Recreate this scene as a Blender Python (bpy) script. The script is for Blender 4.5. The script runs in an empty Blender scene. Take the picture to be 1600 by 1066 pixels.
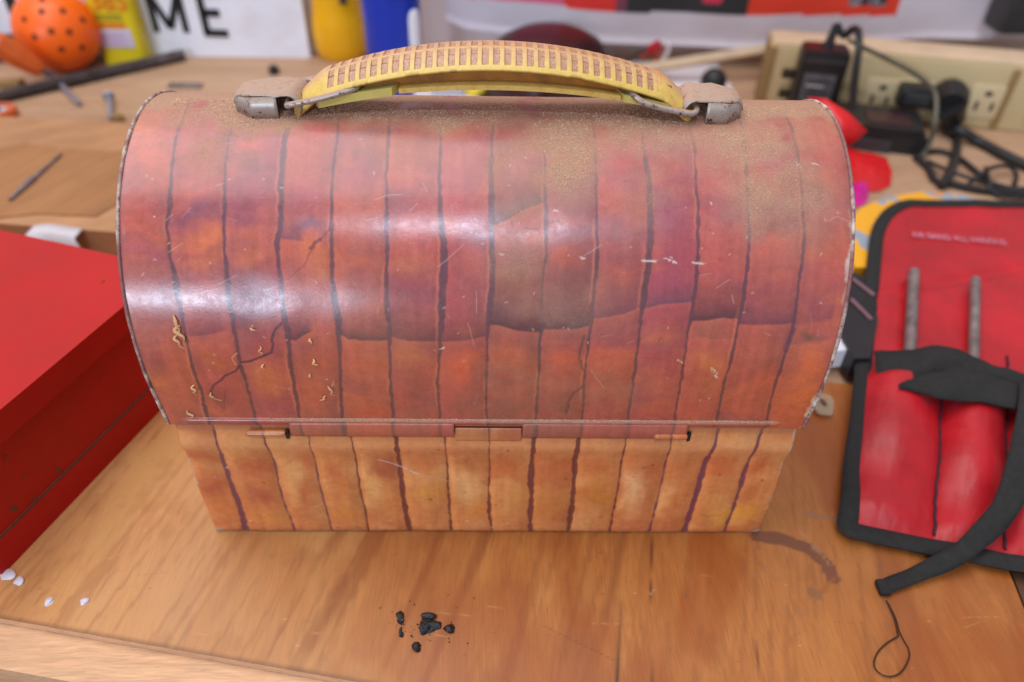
import bpy, bmesh, math, random
import numpy as np
from mathutils import Vector, Matrix
random.seed(5); RNG=np.random.default_rng(5)
scn=bpy.context.scene
# ------------------------------------------------------------------ camera
QF=1152.126; SC=.23
CAM=np.array([0.0165665,-0.7911339,1.1215460])*SC
def basis(p,y,r):
    f=np.array([np.sin(y)*np.cos(p),np.cos(y)*np.cos(p),np.sin(p)])
    rt=np.array([np.cos(y),-np.sin(y),0.]); up=np.cross(rt,f)
    return rt*np.cos(r)+up*np.sin(r), up*np.cos(r)-rt*np.sin(r), f
CR,CU,CF=basis(-0.7031237,0.0218164,0.0221330)
cd=bpy.data.cameras.new('camera'); cam=bpy.data.objects.new('camera',cd); scn.collection.objects.link(cam)
cam.matrix_world=Matrix([[CR[0],CU[0],-CF[0],CAM[0]],[CR[1],CU[1],-CF[1],CAM[1]],[CR[2],CU[2],-CF[2],CAM[2]],[0,0,0,1]])
cd.sensor_width=36; cd.lens=QF/1600*36; cd.clip_start=.01; cd.clip_end=50
cd.dof.use_dof=True; cd.dof.focus_distance=.253; cd.dof.aperture_fstop=6.6
scn.camera=cam
# ------------------------------------------------------------------ light
w=bpy.data.worlds.new('World'); scn.world=w; w.use_nodes=True
bg=w.node_tree.nodes['Background']; bg.inputs[0].default_value=(.93,.94,1.0,1); bg.inputs[1].default_value=.36
def area(name,loc,target,sx,sy,power,col):
    l=bpy.data.lights.new(name,'AREA'); l.shape='RECTANGLE'; l.size=sx; l.size_y=sy; l.energy=power; l.color=col
    o=bpy.data.objects.new(name,l); scn.collection.objects.link(o); o.location=loc
    o.rotation_euler=(Vector(target)-Vector(loc)).to_track_quat('-Z','Y').to_euler(); return o
area('overhead_light',(-.45,.25,1.8),(0,.2,.05),1.6,1.5,33,(1,.98,.95))
area('window_light',(-.11,-1.12,1.76),(0,.02,.13),.50,.12,12,(.70,.82,1))
area('doorway_light',(-.95,-2.05,.62),(-.08,.0,.12),.62,.14,20,(.66,.80,1))
scn.view_settings.view_transform='Standard'; scn.view_settings.look='None'
scn.view_settings.exposure=0.0; scn.view_settings.gamma=1
scn.render.engine='CYCLES'
# ------------------------------------------------------------------ helpers
def ray(u,v): return CF+CR*(u-800)/QF-CU*(v-533)/QF
def onz(u,v,z=0.):
    d=ray(u,v); return CAM+d*(z-CAM[2])/d[2]
def ony(u,v,y):
    d=ray(u,v); return CAM+d*(y-CAM[1])/d[1]
def lin(c):
    c=np.asarray(c,float)/255.
    return np.where(c<=.04045,c/12.92,((c+.055)/1.055)**2.4)
def L(r,g,b,k=1.): 
    a=lin((r,g,b))*k; return (float(a[0]),float(a[1]),float(a[2]),1.)
COL=scn.collection
def mesh(name,V,F,mat=None,parent=None,smooth=True,uv=None):
    me=bpy.data.meshes.new(name); V=np.asarray(V,dtype=np.float32).reshape(-1,3)
    if isinstance(F,np.ndarray):
        n=len(F);k=F.shape[1]
        me.vertices.add(len(V)); me.vertices.foreach_set('co',V.ravel())
        me.loops.add(n*k); me.loops.foreach_set('vertex_index',F.astype(np.int32).ravel())
        me.polygons.add(n); me.polygons.foreach_set('loop_start',np.arange(0,n*k,k,dtype=np.int32))
        me.update(calc_edges=True)
    else:
        me.from_pydata([tuple(v) for v in V.tolist()],[],[tuple(f) for f in F]); me.update()
    me.polygons.foreach_set('use_smooth',[smooth]*len(me.polygons))
    if mat: me.materials.append(mat)
    o=bpy.data.objects.new(name,me); COL.objects.link(o)
    if parent: o.parent=parent
    return o
def addcol(o,name,rgb,a=None):
    n=len(rgb); c=np.ones((n,4),np.float32); c[:,:3]=rgb
    if a is not None: c[:,3]=a
    at=o.data.color_attributes.new(name,'FLOAT_COLOR','POINT'); at.data.foreach_set('color',c.ravel())
def addf(o,name,v):
    at=o.data.attributes.new(name,'FLOAT','POINT'); at.data.foreach_set('value',np.asarray(v,np.float32).ravel())
def gridF(nr,nc,flip=False):
    i=np.arange(nr-1)[:,None]*nc+np.arange(nc-1)[None,:]; i=i.ravel()
    F=np.stack([i,i+1,i+nc+1,i+nc],1)
    return F[:,::-1].copy() if flip else F
def empty(name,loc=(0,0,0),rz=0.):
    o=bpy.data.objects.new(name,None); COL.objects.link(o); o.location=loc; o.rotation_euler=(0,0,rz); o.empty_display_size=.01; return o
def tag(o,label,cat,group=None):
    o['label']=label; o['category']=cat
    if group: o['group']=group
    return o
def bm_obj(name,bm,mat,parent=None,smooth=True,bev=0,seg=2):
    if bev: bmesh.ops.bevel(bm,geom=[e for e in bm.edges if e.calc_face_angle(0)>.5],offset=bev,segments=seg,profile=.6,affect='EDGES')
    bmesh.ops.recalc_face_normals(bm,faces=bm.faces)
    me=bpy.data.meshes.new(name); bm.to_mesh(me); bm.free()
    me.polygons.foreach_set('use_smooth',[smooth]*len(me.polygons))
    if smooth:
        try: me.set_sharp_from_angle(angle=math.radians(40))
        except Exception: pass
    me.materials.append(mat); o=bpy.data.objects.new(name,me); COL.objects.link(o)
    if parent: o.parent=parent
    return o
def box(name,c,s,mat,parent=None,bev=.001,rot=None,seg=2):
    bm=bmesh.new(); bmesh.ops.create_cube(bm,size=1)
    for v in bm.verts: v.co=Vector((v.co.x*s[0],v.co.y*s[1],v.co.z*s[2]))
    if bev: bmesh.ops.bevel(bm,geom=bm.edges[:],offset=bev,segments=seg,profile=.6,affect='EDGES')
    M=Matrix.Translation(c)@(rot.to_matrix().to_4x4() if rot is not None else Matrix())
    bm.transform(M); return bm_obj(name,bm,mat,parent)
def prism(name,poly,z0,z1,mat,parent=None,bev=.0):
    bm=bmesh.new(); a=[bm.verts.new((p[0],p[1],z0)) for p in poly]; b=[bm.verts.new((p[0],p[1],z1)) for p in poly]
    bm.faces.new(a[::-1]); bm.faces.new(b); n=len(poly)
    for i in range(n): bm.faces.new((a[i],a[(i+1)%n],b[(i+1)%n],b[i]))
    return bm_obj(name,bm,mat,parent,bev=bev)
def cr(P,n=8,closed=False):
    P=np.asarray(P,float); N=len(P); out=[]
    R=range(N if closed else N-1)
    for i in R:
        if closed: p0,p1,p2,p3=P[(i-1)%N],P[i],P[(i+1)%N],P[(i+2)%N]
        else: p0,p1,p2,p3=P[max(i-1,0)],P[i],P[i+1],P[min(i+2,N-1)]
        for k in range(n):
            t=k/n; out.append(.5*((2*p1)+(-p0+p2)*t+(2*p0-5*p1+4*p2-p3)*t*t+(-p0+3*p1-3*p2+p3)*t**3))
    if not closed: out.append(P[-1])
    return np.array(out)
def tube(name,P,r,mat,parent=None,ns=10,closed=False,flat=1.,up=(0,0,1),cap=True):
    """tube through P; r scalar or list; flat<1 squashes it along 'up'"""
    P=np.asarray(P,float); N=len(P); rr=np.full(N,r,float) if np.isscalar(r) else np.asarray(r,float)
    if closed: T=np.roll(P,-1,0)-np.roll(P,1,0)
    else: T=np.gradient(P,axis=0)
    T/=np.maximum(np.linalg.norm(T,axis=1)[:,None],1e-12); up=np.array(up,float)
    V=[]
    prev=None
    for i in range(N):
        t=T[i]; s=np.cross(t,up)
        if np.linalg.norm(s)<.15: s=prev if prev is not None else np.cross(t,[1,.3,0])
        s=s-t*(s@t); s/=np.linalg.norm(s)
        if prev is not None and s@prev<0: s=-s
        prev=s; b=np.cross(s,t)
        for k in range(ns):
            a=2*math.pi*k/ns; V.append(P[i]+s*math.cos(a)*rr[i]+b*math.sin(a)*rr[i]*flat)
    F=[]
    for i in range(N if closed else N-1):
        for k in range(ns):
            j=(i+1)%N; F.append((i*ns+k,i*ns+(k+1)%ns,j*ns+(k+1)%ns,j*ns+k))
    if cap and not closed:
        F.append(tuple(range(ns))[::-1]); F.append(tuple((N-1)*ns+k for k in range(ns)))
    bm=bmesh.new(); vs=[bm.verts.new(v) for v in V]
    for f in F:
        try: bm.faces.new([vs[i] for i in f])
        except ValueError: pass
    return bm_obj(name,bm,mat,parent)
def lathe(name,prof,c,mat,parent=None,n=32,M=None):
    bm=bmesh.new(); rings=[]
    for r,z in prof:
        if r<1e-6: rings.append([bm.verts.new((0,0,z))])
        else: rings.append([bm.verts.new((r*math.cos(2*math.pi*k/n),r*math.sin(2*math.pi*k/n),z)) for k in range(n)])
    for a,b in zip(rings[:-1],rings[1:]):
        for k in range(n):
            q=[a[k%len(a)],a[(k+1)%len(a)],b[(k+1)%len(b)],b[k%len(b)]]
            q2=[]; [q2.append(x) for x in q if x not in q2]
            if len(q2)>2:
                try: bm.faces.new(q2)
                except ValueError: pass
    if len(rings[0])>1: bm.faces.new(rings[0][::-1])
    if len(rings[-1])>1: bm.faces.new(rings[-1])
    bm.transform(Matrix.Translation(c)@(M if M else Matrix()))
    return bm_obj(name,bm,mat,parent)
# numpy noise
def h2(ix,iy,seed):
    n=(ix.astype(np.int64)*374761393+iy.astype(np.int64)*668265263+seed*1442695041)&0x7fffffff
    n=((n^(n>>13))*1274126177)&0x7fffffff
    n=n^(n>>16); return (n&0xffff)/65535.
def vn(x,y,s,seed=0):
    x=x/s; y=y/s; ix=np.floor(x); iy=np.floor(y); fx=x-ix; fy=y-iy
    fx=fx*fx*(3-2*fx); fy=fy*fy*(3-2*fy); ix=ix.astype(np.int64); iy=iy.astype(np.int64)
    a=h2(ix,iy,seed); b=h2(ix+1,iy,seed); c=h2(ix,iy+1,seed); d=h2(ix+1,iy+1,seed)
    return (a*(1-fx)+b*fx)*(1-fy)+(c*(1-fx)+d*fx)*fy
def fbm(x,y,s,seed=0,o=4):
    t=0;a=.5;n=0
    for k in range(o): t=t+a*vn(x,y,s/2**k,seed+k*17); n+=a; a*=.55
    return t/n
def ss(a,b,x):
    t=np.clip((x-a)/(b-a),0,1); return t*t*(3-2*t)
def mix(c,d,a): return c*(1-a[...,None])+np.asarray(d)*a[...,None]
# ------------------------------------------------------------------ materials
class NT:
    def __init__(s,name):
        s.m=bpy.data.materials.new(name); s.m.use_nodes=True; s.t=s.m.node_tree; s.b=s.t.nodes['Principled BSDF']
        s.tc=s.t.nodes.new('ShaderNodeTexCoord')
    def n(s,typ,**k):
        x=s.t.nodes.new(typ)
        for a,b in k.items(): setattr(x,a,b)
        return x
    def l(s,a,b): s.t.links.new(a,b)
    def mapping(s,scale=(1,1,1),rot=(0,0,0),src='Object'):
        m=s.n('ShaderNodeMapping'); m.inputs['Scale'].default_value=scale; m.inputs['Rotation'].default_value=rot
        s.l(s.tc.outputs[src],m.inputs[0]); return m.outputs[0]
    def noise(s,scale,detail=4,rough=.55,vec=None,dist=0.):
        x=s.n('ShaderNodeTexNoise'); x.inputs['Scale'].default_value=scale; x.inputs['Detail'].default_value=detail
        x.inputs['Roughness'].default_value=rough; x.inputs['Distortion'].default_value=dist
        s.l(vec if vec is not None else s.tc.outputs['Object'],x.inputs['Vector']); return x.outputs['Fac']
    def ramp(s,fac,stops,interp='LINEAR'):
        r=s.n('ShaderNodeValToRGB'); r.color_ramp.interpolation=interp; e=r.color_ramp.elements
        while len(e)>1: e.remove(e[-1])
        e[0].position=stops[0][0]; e[0].color=stops[0][1]
        for p,c in stops[1:]:
            q=e.new(p); q.color=c
        s.l(fac,r.inputs[0]); return r.outputs[0]
    def mixc(s,fac,a,b,typ='MIX'):
        x=s.n('ShaderNodeMix',data_type='RGBA',blend_type=typ)
        for v,i in ((fac,0),(a,6),(b,7)):
            if hasattr(v,'is_linked') or hasattr(v,'links'): s.l(v,x.inputs[i])
            else: x.inputs[i].default_value=v
        return x.outputs[2]
    def math(s,op,a,b=0.,c=None):
        x=s.n('ShaderNodeMath',operation=op)
        for i,v in enumerate((a,b)+((c,) if c is not None else ())):
            if hasattr(v,'links'): s.l(v,x.inputs[i])
            else: x.inputs[i].default_value=v
        return x.outputs[0]
    def bump(s,h,st=.3,dist=.0005,nrm=None):
        b=s.n('ShaderNodeBump'); b.inputs['Strength'].default_value=st; b.inputs['Distance'].default_value=dist
        s.l(h,b.inputs['Height']); s.l(b.outputs[0],s.b.inputs['Normal']); return b
    def attr(s,name):
        a=s.n('ShaderNodeAttribute'); a.attribute_name=name; return a
    def set(s,**k):
        for a,v in k.items():
            a=a.replace('_',' ')
            if hasattr(v,'links'): s.l(v,s.b.inputs[a])
            else: s.b.inputs[a].default_value=v
g=lambda v:(v,v,v,1)
def simple(name,c,rough=.5,metal=0.,var=.15,ns=60.,bump=.15,bd=.0003,spec=.5,dirt=None,coat=0):
    m=NT(name); f=m.noise(ns,5); a=tuple(x*(1-var) for x in c[:3])+(1,); b=tuple(min(1,x*(1+var)) for x in c[:3])+(1,)
    col=m.ramp(f,[(.3,a),(.7,b)])
    if dirt:
        col=m.mixc(m.ramp(m.noise(ns*.6,6,.7),[(.5,g(0)),(.75,g(dirt[1]))]),col,dirt[0])
    m.set(Base_Color=col,Metallic=metal,Roughness=m.ramp(m.noise(ns*2,4),[(.3,g(max(0,rough-.08))),(.7,g(min(1,rough+.1)))]),Specular_IOR_Level=spec)
    if coat: m.set(Coat_Weight=coat)
    if bump: m.bump(m.noise(ns*6,4),bump,bd)
    return m.m
# lunch box paint: print lies in the vertex colours, grain/dust/wear in nodes
def tinmat(name,rough0=.20):
    m=NT(name); p=m.attr('paint'); d=m.attr('dust'); 
    fine=m.noise(2600,2,.6); med=m.noise(420,4,.6)
    v=m.ramp(fine,[(.25,g(.84)),(.75,g(1.14))]); v2=m.ramp(med,[(.3,g(.9)),(.7,g(1.08))])
    c=m.mixc(1.,p.outputs['Color'],v,'MULTIPLY'); c=m.mixc(1.,c,v2,'MULTIPLY')
    dn=m.noise(1500,5,.75); 
    df=m.math('MULTIPLY',d.outputs['Fac'],m.math('ADD',m.math('MULTIPLY',m.ramp(dn,[(.40,g(0)),(.60,g(1))]),.45),.82))
    df=m.n('ShaderNodeClamp').inputs[0].node if False else m.math('MINIMUM',df,1.)
    dc=m.ramp(m.noise(2200,3,.8),[(.3,L(140,102,80)),(.5,L(164,124,98)),(.75,L(196,158,126))])
    c=m.mixc(df,c,dc)
    # small pale specks in the lacquer
    vo=m.n('ShaderNodeTexVoronoi'); vo.inputs['Scale'].default_value=210; m.l(m.tc.outputs['Object'],vo.inputs['Vector'])
    sp=m.ramp(vo.outputs['Distance'],[(.05,g(1)),(.085,g(0))]); gate=m.ramp(m.noise(70,2),[(.60,g(0)),(.66,g(1))])
    c=m.mixc(m.math('MULTIPLY',m.math('MULTIPLY',sp,gate),.7),c,L(215,180,170))
    r=m.math('ADD',m.math('MULTIPLY',df,.5),m.ramp(m.noise(300,5,.7),[(.3,g(rough0-.02)),(.7,g(rough0+.10))]))
    m.set(Base_Color=c,Roughness=r,Specular_IOR_Level=.55)
    h=m.math('ADD',m.math('MULTIPLY',m.noise(900,4,.7),.5),m.math('MULTIPLY',dn,df)); m.bump(h,.18,.00025)
    return m.m
M_TIN=tinmat('painted_tin')
# rolled rim: worn to primer and rust
m=NT('worn_rim'); f=m.noise(320,6,.7); f2=m.noise(900,4,.7)
c=m.mixc(m.ramp(m.noise(34,3,.6),[(.44,g(0)),(.56,g(1))]),m.ramp(f,[(.36,L(112,66,76)),(.5,L(140,88,84)),(.66,L(110,80,68))]),m.ramp(f,[(.40,L(120,84,80)),(.50,L(178,154,142)),(.66,L(220,206,196))]))
c=m.mixc(m.ramp(f2,[(.58,g(0)),(.66,g(.8))]),c,L(84,52,40)); m.set(Base_Color=c,Roughness=.55); m.bump(f2,.4,.0003); M_RIM=m.m
m=NT('aged_nickel'); f=m.noise(420,5,.75); f2=m.noise(900,5,.7)
c=m.mixc(m.ramp(f,[(.56,g(0)),(.62,g(1))]),L(182,170,162),L(92,62,54)); 
geo=m.n('ShaderNodeNewGeometry'); sx=m.n('ShaderNodeSeparateXYZ'); m.l(geo.outputs['Normal'],sx.inputs[0])
up=m.ramp(sx.outputs['Z'],[(.35,g(0)),(.8,g(1))]); du=m.math('MULTIPLY',up,m.ramp(m.noise(700,4,.7),[(.25,g(.6)),(.6,g(.95))]))
c=m.mixc(du,c,L(172,138,116)); m.set(Base_Color=c,Metallic=m.math('SUBTRACT',.62,m.math('MULTIPLY',du,.62)),Roughness=m.math('ADD',.44,m.math('MULTIPLY',du,.5)))
m.bump(f2,.3,.0002); M_NICKEL=m.m
m=NT('yellow_handle'); p=m.attr('paint'); c=m.mixc(1.,p.outputs['Color'],m.ramp(m.noise(500,5,.7),[(.3,g(.86)),(.7,g(1.1))]),'MULTIPLY')
m.set(Base_Color=c,Roughness=.42,Subsurface_Weight=.12,Subsurface_Radius=(.004,.003,.001)); m.bump(m.noise(1500,4,.7),.25,.0002); M_HANDLE=m.m
m=NT('yellow_plastic_plain'); c=m.ramp(m.noise(200,5,.7),[(.3,L(200,156,72)),(.5,L(214,176,92)),(.75,L(222,190,110))])
c=m.mixc(m.ramp(m.noise(900,5,.8),[(.54,g(0)),(.7,g(.55))]),c,L(150,104,54)); m.set(Base_Color=c,Roughness=.45,Subsurface_Weight=.1,Subsurface_Radius=(.004,.003,.001)); m.bump(m.noise(1500,4,.7),.25,.0002); M_YEL=m.m
# woods
def wood(name,dark,midc,light,rot=0.,stain=False,sc=1.,rough=.42):
    m=NT(name); v0=m.mapping((1,1,1),(0,0,rot)); 
    wob=m.noise(9*sc,3,vec=v0)
    cx=m.n('ShaderNodeSeparateXYZ'); m.l(v0,cx.inputs[0])
    x=m.math('ADD',cx.outputs[0],m.math('MULTIPLY',m.math('SUBTRACT',wob,.5),.012))
    cb=m.n('ShaderNodeCombineXYZ'); m.l(m.math('MULTIPLY',x,sc),cb.inputs[0]); m.l(m.math('MULTIPLY',cx.outputs[1],.07*sc),cb.inputs[1]); m.l(cx.outputs[2],cb.inputs[2])
    f=m.noise(70,6,.6,cb.outputs[0]); f2=m.noise(1100,4,.65,cb.outputs[0]); f3=m.noise(16,3,.5,cb.outputs[0]); bl=m.noise(11*sc,4,.6)
    c=m.ramp(f,[(.28,dark),(.48,midc),(.72,light)])
    c=m.mixc(.4,c,m.ramp(f3,[(.3,dark),(.7,light)]))
    c=m.mixc(1.,c,m.ramp(f2,[(.28,g(.74)),(.72,g(1.16))]),'MULTIPLY')
    c=m.mixc(1.,c,m.ramp(m.noise(240,5,.7,cb.outputs[0]),[(.3,g(.82)),(.62,g(1.08))]),'MULTIPLY')
    c=m.mixc(m.ramp(bl,[(.4,g(0)),(.75,g(.5))]),c,light)
    pv=m.noise(1500,2,.5,cb.outputs[0]); c=m.mixc(m.ramp(pv,[(.62,g(0)),(.70,g(.55))]),c,dark)
    if stain:
        a=m.attr('stain'); c=m.mixc(a.outputs['Alpha'],c,a.outputs['Color'])
    m.set(Base_Color=c,Roughness=m.ramp(f,[(.3,g(rough-.06)),(.7,g(rough+.12))]),Specular_IOR_Level=.4)
    m.bump(m.math('ADD',f2,m.noise(1200,3)),.16,.0003); return m.m
M_PLY=wood('plywood',L(138,74,28),L(170,98,42),L(192,128,66),stain=True,rough=.40)
M_RAIL=wood('pine_rail',L(188,138,100),L(210,160,122),L(222,178,140),rot=math.pi/2,rough=.6)
M_BENCH=wood('bench_wood',L(160,120,90),L(180,140,108),L(196,160,130),rot=math.pi/2,sc=.5,rough=.6)
M_CARD=wood('cardboard_brown',L(152,98,54),L(174,122,80),L(190,144,106),rot=1.1,sc=.35,rough=.7)
M_RED=simple('red_enamel',L(190,16,10,.82),.50,spec=.3,var=.14,ns=18,bump=.10,dirt=(L(70,18,14),.22))
M_REDV=simple('red_vinyl',L(192,22,34,.85),.42,var=.2,ns=30,bump=.2,bd=.0012,dirt=(L(110,28,34),.5))
M_WEB=simple('black_webbing',L(31,29,28),.85,var=.25,ns=300,bump=.6,bd=.0004)
M_BLK=simple('black_plastic',L(26,25,27),.42,var=.2,ns=80,bump=.1)
M_BLKC=simple('black_cable_rubber',L(34,32,34),.5,var=.2,ns=80,bump=.1)
M_STEEL=simple('old_steel',L(138,124,122),.5,metal=.55,var=.3,ns=120,bump=.3,dirt=(L(84,62,54),.7))
M_ZINC=simple('zinc_steel',L(160,160,172),.42,metal=.6,var=.15,ns=120,bump=.2)
M_WALL=simple('white_wall',L(232,220,220),.8,var=.04,ns=20)
M_SIGN=simple('white_sign_board',L(236,238,248),.45,var=.04,ns=20,dirt=(L(190,175,165),.4))
M_BLKP=simple('black_letter_paint',L(24,26,26),.5,var=.2,ns=90)
M_BEIGE=simple('beige_plastic',L(198,176,132),.5,var=.05,ns=30,dirt=(L(160,132,92),.3))
M_BEIGED=simple('dark_beige',L(150,118,70),.6,var=.1,ns=30)  # darker beige tone for section joints, nut and offcut
M_SLOT=simple('socket_slot',L(60,50,34),.7)
M_SOCK=simple('socket_face',L(208,186,146),.5,var=.04)
M_BLUE=simple('blue_plastic_tube',L(14,54,178),.32,var=.08,ns=20,bump=0)
M_WHITE=simple('white_plastic',L(225,225,232),.4,var=.03,ns=20,bump=.05)
M_GREYL=simple('light_grey_plastic',L(180,180,188),.5,var=.04)
M_BOTY=simple('yellow_bottle_plastic',L(240,178,20),.25,var=.06,ns=20,bump=0)
M_DGREY=simple('dark_grey_plastic',L(52,52,54),.5)
M_CAN=simple('yellow_can_enamel',L(222,202,24),.35,var=.06,ns=20,bump=0)
M_CANO=simple('orange_print',L(214,120,20),.45)
M_CANW=simple('white_label_print',L(206,196,222),.5,var=.05)
M_CANG=simple('olive_print',L(150,140,34),.5)
M_PINK=simple('pink_print',L(206,130,170),.5)
M_BALL=simple('orange_ball_plastic',L(254,104,14),.42,var=.06,ns=20,bump=.1)
M_HOLE=simple('ball_hole_dark',L(120,40,10),.7)
M_ORH=simple('orange_handle_plastic',L(206,92,34),.45,var=.1,ns=30,dirt=(L(130,60,30),.4))
M_MAROON=simple('dark_maroon_plastic',L(58,28,30),.35,var=.2,ns=30)
M_DBROWN=simple('dark_brown_block',L(64,36,28),.7,var=.3)
M_PAPER=simple('white_paper',L(226,214,218),.8,var=.04,ns=15)
M_STICK=simple('pale_wood_stick',L(208,182,150),.7,var=.1,ns=50)
M_REDB=simple('red_plastic_bag',L(212,20,26),.3,var=.12,ns=40,bump=.3,bd=.002)
M_MAG=simple('magenta_plastic',L(216,30,150),.35)
M_REDCL=simple('red_clip_plastic',L(170,22,34),.4)
M_ORW=simple('orange_wire',L(226,84,50),.5)
M_YBIT=simple('yellow_scrap',L(226,196,30),.5)
M_TAPE=simple('white_tape',L(206,200,206),.5,var=.06,ns=60,bump=.3,bd=.002)
M_DROP=simple('white_paint_drop',L(200,190,200),.35,var=.05)
M_CRUMB=simple('black_rubber_crumb',L(22,22,24),.35,var=.4,ns=200,bump=.6,bd=.001)
M_SHAVE=simple('wood_shaving_pale',L(204,156,108),.7,var=.2,ns=300,bump=.4)
M_SAW=simple('sawdust',L(216,176,150),.9,var=.3,ns=900,bump=0)
M_WIRE=simple('thin_dark_wire',L(66,42,32),.45,metal=.3)
M_THREAD=simple('dark_stitching',L(58,18,34),.8)
M_SHOE=simple('inner_brown_edge',L(96,60,40),.8)
M_GLUE=NT('clear_scrap'); M_GLUE.set(Base_Color=L(232,210,176),Roughness=.2,Transmission_Weight=.75); M_GLUE=M_GLUE.m
M_KRAFT=wood('kraft_brown',L(142,92,50),L(160,108,64),L(176,126,84),rot=.4,sc=.3,rough=.8)
# ------------------------------------------------------------------ bench, wall
BT=-.004
th=math.atan2(-.1711,.9853)                       # board is turned about -9.9 degrees
be=np.array([math.cos(th),math.sin(th)]); bn=np.array([-math.sin(th),math.cos(th)])
bw=lambda e,n: be*e+bn*n
bench=empty('workbench',(0,.2,BT)); tag(bench,'wooden workbench top carrying the lunch box and the clutter behind it','workbench')
def inpar(o,p): o.matrix_parent_inverse=p.matrix_world.inverted(); return o
def place(o,p):
    bpy.context.view_layer.update(); o.matrix_parent_inverse=Matrix.Translation(-p.location) if p.rotation_euler.z==0 else (Matrix.Translation(p.location)@Matrix.Rotation(p.rotation_euler.z,4,'Z')).inverted()
P=[bw(-1.1,-.066),bw(1.2,-.066),(1.4,.579),(-1.3,.579)]
o=prism('bench_top',P,BT-.03,BT,M_BENCH,bench); place(o,bench)
P=[bw(-1.1,-.069),bw(1.2,-.069),bw(1.2,-.0662),bw(-1.1,-.0662)]
def slab(name,n0,n1,z0,z1,mat,par,bev=.0015):
    o=prism(name,[bw(-1.1,n0),bw(.9,n0),bw(.9,n1),bw(-1.1,n1)],z0,z1,mat,par,bev=bev); place(o,par); return o
slab('front_rail',-.0845,-.0662,-.0235,-.0042,M_RAIL,bench)
slab('front_rail',-.0835,-.0662,-.0450,-.0245,M_RAIL,bench)
slab('drawer_front',-.080,-.0662,-.30,-.0465,M_WHITE,bench)
wall=box('wall',(0,.604,.4),(3,.05,1.2),M_WALL,None,.0); wall['kind']='structure'
fl=box('floor',(0,0,-.92),(6,6,.04),M_BENCH,None,0); fl['kind']='structure'
# plywood sheet, stains in a colour attribute
nc,nr=520,300; E=np.linspace(-.42,.2085,nc); N=np.linspace(-.0690,.1200,nr); EE,NN=np.meshgrid(E,N)
X=EE*be[0]+NN*bn[0]; Y=EE*be[1]+NN*bn[1]
rgb=np.zeros((nr,nc,3)); al=np.zeros((nr,nc)); rgb[:]=lin((150,92,52))
def put(c,a):
    global rgb,al
    c=lin(c); na=al+a*(1-al); k=np.where(na>1e-6,a/np.maximum(na,1e-6),0)[...,None]; rgb=rgb*(1-k)+c*k; al=na
def pl(pts,wd,c,a,soft=.0006,nz=.0,z=0.):
    pts=[onz(u,v,z)[:2] for u,v in pts]; D=np.full(X.shape,9.); 
    for A,B in zip(pts[:-1],pts[1:]):
        A=np.array(A);B=np.array(B);d=B-A;t=np.clip(((X-A[0])*d[0]+(Y-A[1])*d[1])/(d@d),0,1)
        D=np.minimum(D,np.hypot(X-A[0]-t*d[0],Y-A[1]-t*d[1]))
    D=D+nz*(fbm(X,Y,.004,9)-.5)
    put(c,a*(1-ss(wd-soft,wd+soft,D)))
# wide veneer bands, with light falloff painted in: lighter left, darker right
NNw=fbm(EE*1.0,NN*.12,.020,3,4); put((126,66,32),.55*ss(.52,.70,NNw)*ss(-.10,.0,X)); 
put((208,156,104),.65*ss(.02,-.13,X)*(.5+.5*fbm(X,Y,.03,4)))
put((160,88,42),.5*ss(0.01,.10,X)*fbm(X,Y,.05,6))
st=fbm(EE-.12*NN,NN*.05,.006,21,4); put((124,62,28),.52*ss(.50,.70,st)*ss(-.14,-.05,X)*ss(.12,.04,X)); st=fbm(EE-.10*NN,NN*.04,.0022,25,3); put((150,86,44),.18*ss(.5,.7,st)); put((112,58,28),.36*ss(.60,.68,st)*fbm(X,Y,.03,26)); put((146,72,28),.65*ss(.48,.66,fbm(EE*1.2,NN*.5,.035,27,4))*ss(-.10,.02,X)); put((196,146,88),.45*ss(.5,.66,fbm(EE,NN*.6,.028,28,4))*ss(.0,-.08,X)); put((128,78,44),.16*ss(.60,.74,fbm(X,Y,.012,29,5)))
pl([(1020,835),(1016,900),(1018,960),(1018,1066)],.00022,(70,40,24),.85,.0002)
pl([(970,940),(967,1000),(963,1090)],.00022,(60,34,20),.9,.0002)
pl([(1107,1030),(1112,1090)],.0002,(80,46,28),.8,.0002); pl([(1180,1000),(1192,1090)],.0002,(90,52,30),.8,.0002)
pl([(850,978),(900,1003),(965,1034)],.00018,(96,56,34),.6,.0002)
pl([(1180,838),(1225,843),(1262,856),(1290,880),(1302,905)],.0028,(112,66,46),.9,.0004,.0022)
pl([(1302,905),(1290,918),(1284,925)],.0009,(150,84,34),.7,.0004,.001)
pl([(1258,803),(1290,808),(1330,820)],.0014,(146,100,72),.7,.0004,.001)
pl([(1268,926),(1276,930)],.0021,(128,88,58),.75,.0005,.0015)
for u,v in [(1222,950),(1246,955),(1252,958),(1190,890),(1183,900),(1205,902),(1195,884)]: pl([(u,v),(u+4,v+1)],.0007,(150,104,72),.6,.0004,.001)
pl([(1252,830),(1262,845),(1280,862),(1296,882)],.0003,(186,140,110),.35,.0005,.003)
for u,v in [(936,863),(1070,932)]: pl([(u,v),(u+1,v)],.0005,(96,84,76),.8,.0003)
sp=vn(X,Y,.0022,77)*vn(X,Y,.0011,78); put((110,64,36),.55*ss(.80,.9,sp)); put((216,178,140),.5*ss(.83,.92,vn(X,Y,.0014,79)*vn(X,Y,.003,80)))
sc_=np.random.default_rng(3)
for k in range(26):
    u=sc_.uniform(20,1560);v=sc_.uniform(840,1040);a=sc_.uniform(-.5,.3);l=sc_.uniform(15,60)
    pl([(u,v),(u+l*math.cos(a),v+l*math.sin(a))],.00012,(206,158,112) if k%2 else (120,74,44),.4,.0002)
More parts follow.
